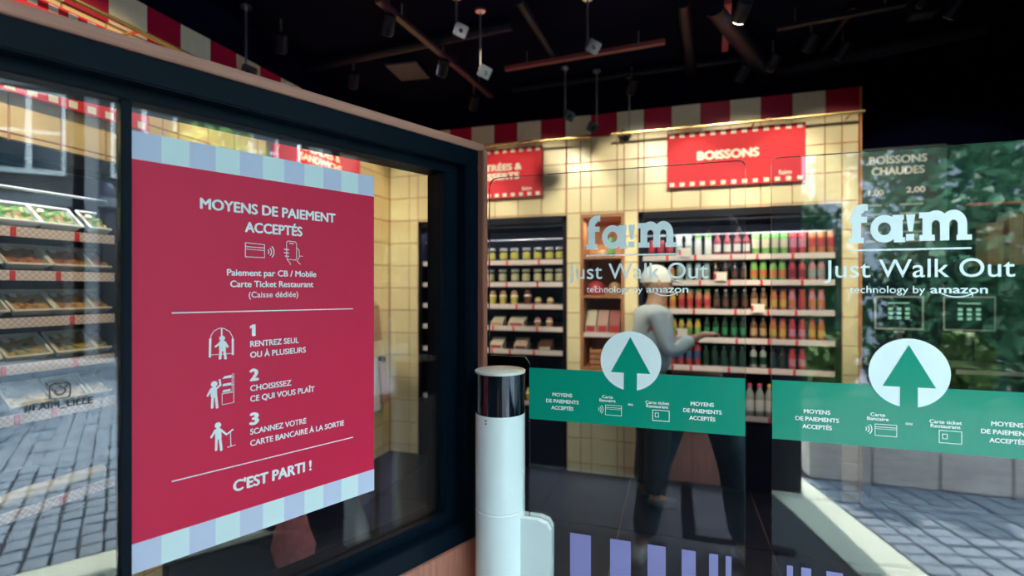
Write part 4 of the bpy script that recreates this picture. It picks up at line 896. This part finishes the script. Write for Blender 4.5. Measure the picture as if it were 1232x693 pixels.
    for s in (-1, 1):
        q = MB(); q.smooth = True; q.lathe([(0.003, -0.03), (0.012, -0.018), (0.014, 0.01), (0.004, 0.03)], 8); q.build('ear', SKINM, e, hd+Vector((s*0.086, -0.01, -0.005)))
    return e
V3 = Vector
JEANS = mat('dark_teal_denim', (0.05, 0.11, 0.15), 0.8, var=0.5, scale=9)
WHITEF = mat('white_cotton', (0.80, 0.86, 0.86), 0.8)
# shop worker before the drinks chiller, turned towards the shelves
Jw = dict(pelvis=V3((0, 0, 0.83)), spine=V3((0, 0, 0.98)), chest=V3((0, 0.02, 1.15)), neck=V3((0, 0.03, 1.31)), head=V3((0, 0.05, 1.43)),
  sho_l=V3((-0.17, 0.02, 1.22)), elb_l=V3((-0.22, 0.0, 0.98)), wri_l=V3((-0.2, 0.12, 0.80)), han_l=V3((-0.19, 0.15, 0.72)),
  sho_r=V3((0.17, 0.02, 1.22)), elb_r=V3((0.22, 0.06, 1.00)), wri_r=V3((0.18, 0.24, 1.10)), han_r=V3((0.16, 0.32, 1.12)),
  hip_l=V3((-0.085, 0, 0.77)), kne_l=V3((-0.09, 0.02, 0.42)), ank_l=V3((-0.09, -0.02, 0.08)), toe_l=V3((-0.1, 0.11, 0.03)),
  hip_r=V3((0.085, 0, 0.77)), kne_r=V3((0.09, 0.03, 0.42)), ank_r=V3((0.09, 0.0, 0.08)), toe_r=V3((0.1, 0.13, 0.03)))
person('person in white cap, pale blue shirt and black trousers facing the drinks chiller', Jw, (-0.15, 3.38, 0), -1.25, mat('pale_blue_shirt', (0.62, 0.80, 0.90), 0.8), mat('black_trousers', (0.008, 0.01, 0.018), 0.8), DK, WHITEF, cap=True)
# the photographer, seen only as a reflection in the gates
Jp = dict(pelvis=V3((0.12, -0.36, 0.93)), spine=V3((0.15, -0.37, 1.10)), chest=V3((0.20, -0.36, 1.32)), neck=V3((0.24, -0.34, 1.54)), head=V3((0.26, -0.32, 1.68)),
  sho_l=V3((0.02, -0.36, 1.43)), elb_l=V3((-0.08, -0.33, 1.22)), wri_l=V3((-0.05, -0.16, 1.36)), han_l=V3((-0.045, -0.10, 1.38)),
  sho_r=V3((0.39, -0.36, 1.43)), elb_r=V3((0.36, -0.30, 1.20)), wri_r=V3((0.12, -0.17, 1.36)), han_r=V3((0.07, -0.14, 1.38)),
  hip_l=V3((0.03, -0.34, 0.86)), kne_l=V3((-0.09, -0.16, 0.48)), ank_l=V3((-0.15, -0.12, 0.08)), toe_l=V3((-0.18, 0.01, 0.03)),
  hip_r=V3((0.21, -0.34, 0.86)), kne_r=V3((0.30, -0.20, 0.48)), ank_r=V3((0.34, -0.22, 0.08)), toe_r=V3((0.38, -0.09, 0.03)))
person('person in black top and dark jeans holding a camera, reflected in the left gate', Jp, (0, 0, 0), 0, mat('black_top', (0.008, 0.01, 0.014), 0.8), JEANS, mat('pale_sneaker', (0.6, 0.64, 0.6), 0.6), mat('dark_hair', (0.02, 0.014, 0.012), 0.6))
e = thing('photo_camera', 'black photo camera held before the reflected person in a black top', 'camera', (0.0, -0.06, 1.4), PSI)
MB().bevbox(-0.065, 0.065, -0.035, 0.0, -0.045, 0.04, 0.006).build('camera_body', BLACK, e); q = MB().lathe([(0.03, 0), (0.032, 0.04)], 18).build('lens_barrel', GLOSSB, e); q.rotation_euler = (-math.pi/2, 0, 0)
# ---------------------------------------------------------------- the street, seen reflected in the glass
PAVE = mat('pale_paving', (0.24, 0.28, 0.32), 0.7, var=0.15, scale=3)
SETT = mat('grey_sett', (0.21, 0.26, 0.32), 0.65, var=0.2, scale=6)
JOINT = mat('dark_joint', (0.05, 0.06, 0.07), 0.9)
pv = sempty('pavement')
MB().box(-3.2, 0.98, -1.26, 1.3, -0.1, -0.012).build('bed', JOINT, pv); MB().box(0.98, 24, -24, 10, -0.12, -0.014).build('bed', JOINT, pv); MB().box(-24, 0.98, -24, -1.36, -0.12, -0.014).build('bed', JOINT, pv)
slab = MB().bevbox(-0.297, 0.297, -0.297, 0.297, -0.03, 0, 0.003).mesh('paving_slab', mat('entrance_paving', (0.16, 0.16, 0.19), 0.6, var=0.15, scale=3))
for i in range(-2, 2):
    for j in range(-4, 1):
        X, Y = 0.0+i*0.6+0.1, 1.0+j*0.6-0.02
        if X < -0.5 and Y > -0.1: continue
        if Y < -1.2 or X > 0.45: continue
        piece('paving_slab', slab, pv, (X, Y, 0))
# pale kerb stones along the entrance, then small setts out to the square
KD = Vector((0.22, 0.975)); KN = Vector((0.975, -0.22)); K0 = Vector((0.78, -0.75)); KA = math.atan2(KD.y, KD.x)
kerb = MB().bevbox(-0.397, 0.397, -0.165, 0.165, -0.03, 0.001, 0.003).mesh('kerb_stone', mat('pale_kerb', (0.62, 0.68, 0.56), 0.6, var=0.08, scale=3))
for i in range(-4, 3):
    p = K0+KN*0.14+KD*(i*0.8); piece('kerb_stone', kerb, pv, (p.x, p.y, 0), KA)
sett = MB().bevbox(-0.070, 0.070, -0.047, 0.047, -0.04, 0, 0.005).mesh('sett', SETT)
setts = []; big = MB()
for i in range(0, 60):
    for j in range(-62, 32):
        p = K0+KN*(0.31+0.075+i*0.151)+KD*(j*0.107+random.uniform(-0.004, 0.004))
        if p.x > 0.98 and -7.5 < p.y < 3.0 and not (p.y > 0.12 and p.x < 1.72): setts.append(p)
setts.sort(key=lambda p: (p-Vector((1.3, -0.3))).length)
for q, p in enumerate(setts):
    z = random.uniform(-0.004, 0.003)
    if q < 300: piece('sett', sett, pv, (p.x, p.y, z), KA+math.pi/2)
    else:
        c_, s_ = KD*0.0, 0; u = KD*0.098; v = KN*0.067
        u = KN*0.072; v = KD*0.05
        cs = [p-u-v, p+u-v, p+u+v, p-u+v]; big.add([(c.x, c.y, -0.02) for c in cs]+[(c.x, c.y, z) for c in cs], [(4,5,6,7),(0,1,5,4),(1,2,6,5),(2,3,7,6),(3,0,4,7)])
b = big.build('far_setts', SETT, pv); b['kind'] = 'stuff'
MB().box(9, 24, -24, 10, -0.013, 0).build('far_paving', PAVE, pv); MB().box(-24, 9, -24, -8, -0.013, 0).build('far_paving', PAVE, pv)
dr = MB(); dr.box(0.05, 0.12, -1.24, -0.36, 0.0005, 0.004); dr.box(0.12, 0.62, -0.43, -0.36, 0.0005, 0.004); tag(dr.build('drain_channel', DARKF, None), 'dark L shaped drain channel in the pavement, reflected between the legs', 'drain')
# stone planter with shrubs, white sign post
STONE = mat('pale_stone', (0.62, 0.57, 0.55), 0.8, var=0.2, scale=6, stretch=(1, 1, 5), bump=0.3)
pl_ = thing('stone_planter', 'low pale stone planter reflected in the right gate', 'planter', (1.75, -1.85, 0))
for k in range(4):
    for j in range(2): MB().bevbox(-0.8+0.4*k+0.003, -0.8+0.4*(k+1)-0.003, -0.25, -0.17, 0.28*j+0.003, 0.28*(j+1)-0.001, 0.006).build('stone_block', STONE, pl_)
MB().box(-0.8, 0.8, -0.169, 0.25, 0, 0.5).build('planter_box', STONE, pl_); MB().box(-0.8, 0.8, 0.17, 0.25, 0.5, 0.56).build('stone_block', STONE, pl_)
pl_.rotation_euler.z = math.pi
LEAF = mat('leaf_green', (0.05, 0.17, 0.08), 0.6, var=0.5, scale=3); LEAF2 = mat('leaf_light', (0.14, 0.26, 0.06), 0.6, var=0.4, scale=3); BARK = mat('bark', (0.10, 0.07, 0.05), 0.9, var=0.3)
def crown_mesh(n, rx, ry, rz, cz, size, m_):
    mb = MB()
    for _ in range(n):
        v = Vector((random.gauss(0, 1), random.gauss(0, 1), random.gauss(0, 1))).normalized()*(random.random()**0.4)
        p = Vector((v.x*rx, v.y*ry, cz+v.z*rz)); a = Vector((random.uniform(-1, 1), random.uniform(-1, 1), random.uniform(-1, 1))).normalized(); b = a.orthogonal().normalized(); s = size*random.uniform(0.6, 1.3)
        mb.add([p-a*s, p-b*s*0.5, p+a*s, p+b*s*0.5], [(0, 1, 2, 3)])
    return mb
def tree(x, y, h, r, lab, m_, n=2600):
    t_ = thing('street_tree', lab, 'tree', (x, y, 0)); m = MB(); m.smooth = True
    m.tube([(0, 0, 0), (0.05, 0, h*0.3), (0, 0.05, h*0.6), (0.1, 0, h*0.8)], [0.14, 0.11, 0.07, 0.03], 10); m.build('trunk', BARK, t_)
    c = crown_mesh(n, r, r, h*0.33, h*0.63, 0.10, m_).build('foliage', m_, t_); c['kind'] = 'stuff'
tree(3.7, -6.6, 6.5, 1.6, 'dark green street tree reflected behind the right logo', LEAF)
tree(0.3, -7.6, 7.0, 1.7, 'leafy street tree reflected left of the right logo', LEAF)
tree(6.9, -9.2, 7.5, 1.9, 'tall street tree farthest right in the gate reflection', LEAF)
tree(8.0, 0.0, 4.6, 1.0, 'yellow green street tree reflected in the display window', LEAF2, 1500)
tree(8.0, -5.4, 6.0, 1.5, 'broad light green street tree at the far side of the square', LEAF2, 1500)
for k, (x, y, r_) in enumerate(((1.3, -3.9, 0.75), (2.9, -3.9, 0.8), (4.6, -4.3, 0.8), (-0.5, -5.4, 0.65), (6.2, -6.4, 0.8))):
    t_ = thing('tall_bush', ('dense dark bush directly behind the planter', 'dense dark bush right of the planter', 'dense bush before the dark street tree', 'bush behind the black facade', 'bush farthest from the entrance')[k], 'bush', (x, y, 0)); MB().tube([(0, 0, 0), (0, 0, 1.2)], 0.04, 6).build('stem', BARK, t_)
    c = crown_mesh(2200, r_, r_, 1.15, 1.3, 0.09, LEAF).build('foliage', LEAF, t_); c['kind'] = 'stuff'
def shrub(x, y, z, r, lab, m_):
    t_ = thing('shrub', lab, 'shrub', (x, y, z)); MB().tube([(0, 0, 0), (0, 0, r)], 0.02, 6).build('stem', BARK, t_); c = crown_mesh(600, r, r, r*1.6, r*1.7, 0.05, m_).build('foliage', m_, t_); c['kind'] = 'stuff'
for k, (x, r) in enumerate(((1.16, 0.17), (1.58, 0.19), (2.0, 0.18), (2.42, 0.15))):
    shrub(x, -1.85, 0.501, r, ('leftmost', 'second', 'third', 'rightmost')[k]+' shrub in the stone planter counted from the entrance side', LEAF if k % 2 else LEAF2)
def facade(x, y0, y1, h, lab, wm, rows, cols, base=None):
    b = thing('town_house', lab, 'building', (x, (y0+y1)/2, 0)); W = (y1-y0)
    MB().box(0, 5, -W/2+0.13, W/2-0.13, 0, h).build('walls', wm, b)
    FRM = mat('window_paint', (0.6, 0.66, 0.68), 0.5); DKG = mat('dark_pane', (0.03, 0.05, 0.07), 0.1); TR = mat('stone_trim', (0.16, 0.18, 0.20), 0.8)
    W -= 0.24; MB().box(-0.25, 0, -W/2, W/2, h-0.4, h).build('cornice', TR, b)
    MB().box(-0.1, 0, -W/2, W/2, 3.0, 3.2).build('string_course', TR, b)
    for i in range(cols):
        yc = -W/2+W*(i+0.5)/cols
        MB().box(-0.04, 0, yc-W/cols*0.36, yc+W/cols*0.36, 0.3, 2.6).build('shop_window', mat('shop_dark', (0.02, 0.025, 0.03), 0.3), b)
        MB().box(-0.14, 0, yc-W/cols*0.5+0.02, yc-W/cols*0.5+0.22, 0, h-0.4).build('pilaster', TR, b)
        for j in range(rows):
            z = 3.6+j*2.4; f = MB().box(-0.07, 0, yc-0.55, yc+0.55, z, z+1.6).build('window', FRM, b)
            for s in (-1, 1): 
                for q in (0, 1): MB().box(-0.08, -0.071, yc+s*0.27-0.22, yc+s*0.27+0.22, z+0.1+q*0.75, z+0.1+q*0.75+0.68).build('pane', DKG, f)
            m = MB(); m.add([(-0.16, yc-0.7, z+1.65), (-0.16, yc+0.7, z+1.65), (-0.16, yc, z+2.1), (0, yc-0.7, z+1.65), (0, yc+0.7, z+1.65), (0, yc, z+2.1)], [(0, 1, 2), (0, 3, 4, 1), (1, 4, 5, 2), (2, 5, 3, 0)]); m.build('pediment', TR, b)
facade(10.5, -2.6, 1.5, 9.0, 'grey stone town house with pedimented windows across the street', mat('grey_stone', (0.055, 0.062, 0.07), 0.85, var=0.15), 2, 2)
facade(10.9, 1.5, 6.5, 10.5, 'pale rendered town house across the street', mat('pale_render', (0.60, 0.64, 0.62), 0.85, var=0.05), 3, 3)
facade(10.7, -6.8, -2.6, 8.5, 'cream plastered town house across the street', mat('cream_render', (0.10, 0.10, 0.10), 0.85, var=0.05), 2, 3)
facade(11.2, -12.5, -6.8, 9.5, 'red brick town house across the street', mat('red_brick', (0.30, 0.12, 0.09), 0.85, var=0.2), 2, 4)
bb = thing('town_house', 'long pale building closing the square behind the trees', 'building', (4, -14, 0))
MB().box(-14, 8, -5, 0, 0, 9).build('walls', mat('blue_render', (0.42, 0.48, 0.55), 0.85, var=0.05), bb)
for i in range(11):
    for j in range(3):
        f = MB().box(-13+i*1.9-0.5, -13+i*1.9+0.5, 0, 0.06, 1+j*2.8, 2.7+j*2.8).build('window', MATS['window_paint'], bb); MB().box(-13+i*1.9-0.4, -13+i*1.9+0.4, 0.061, 0.07, 1.1+j*2.8, 2.6+j*2.8).build('pane', MATS['dark_pane'], f)
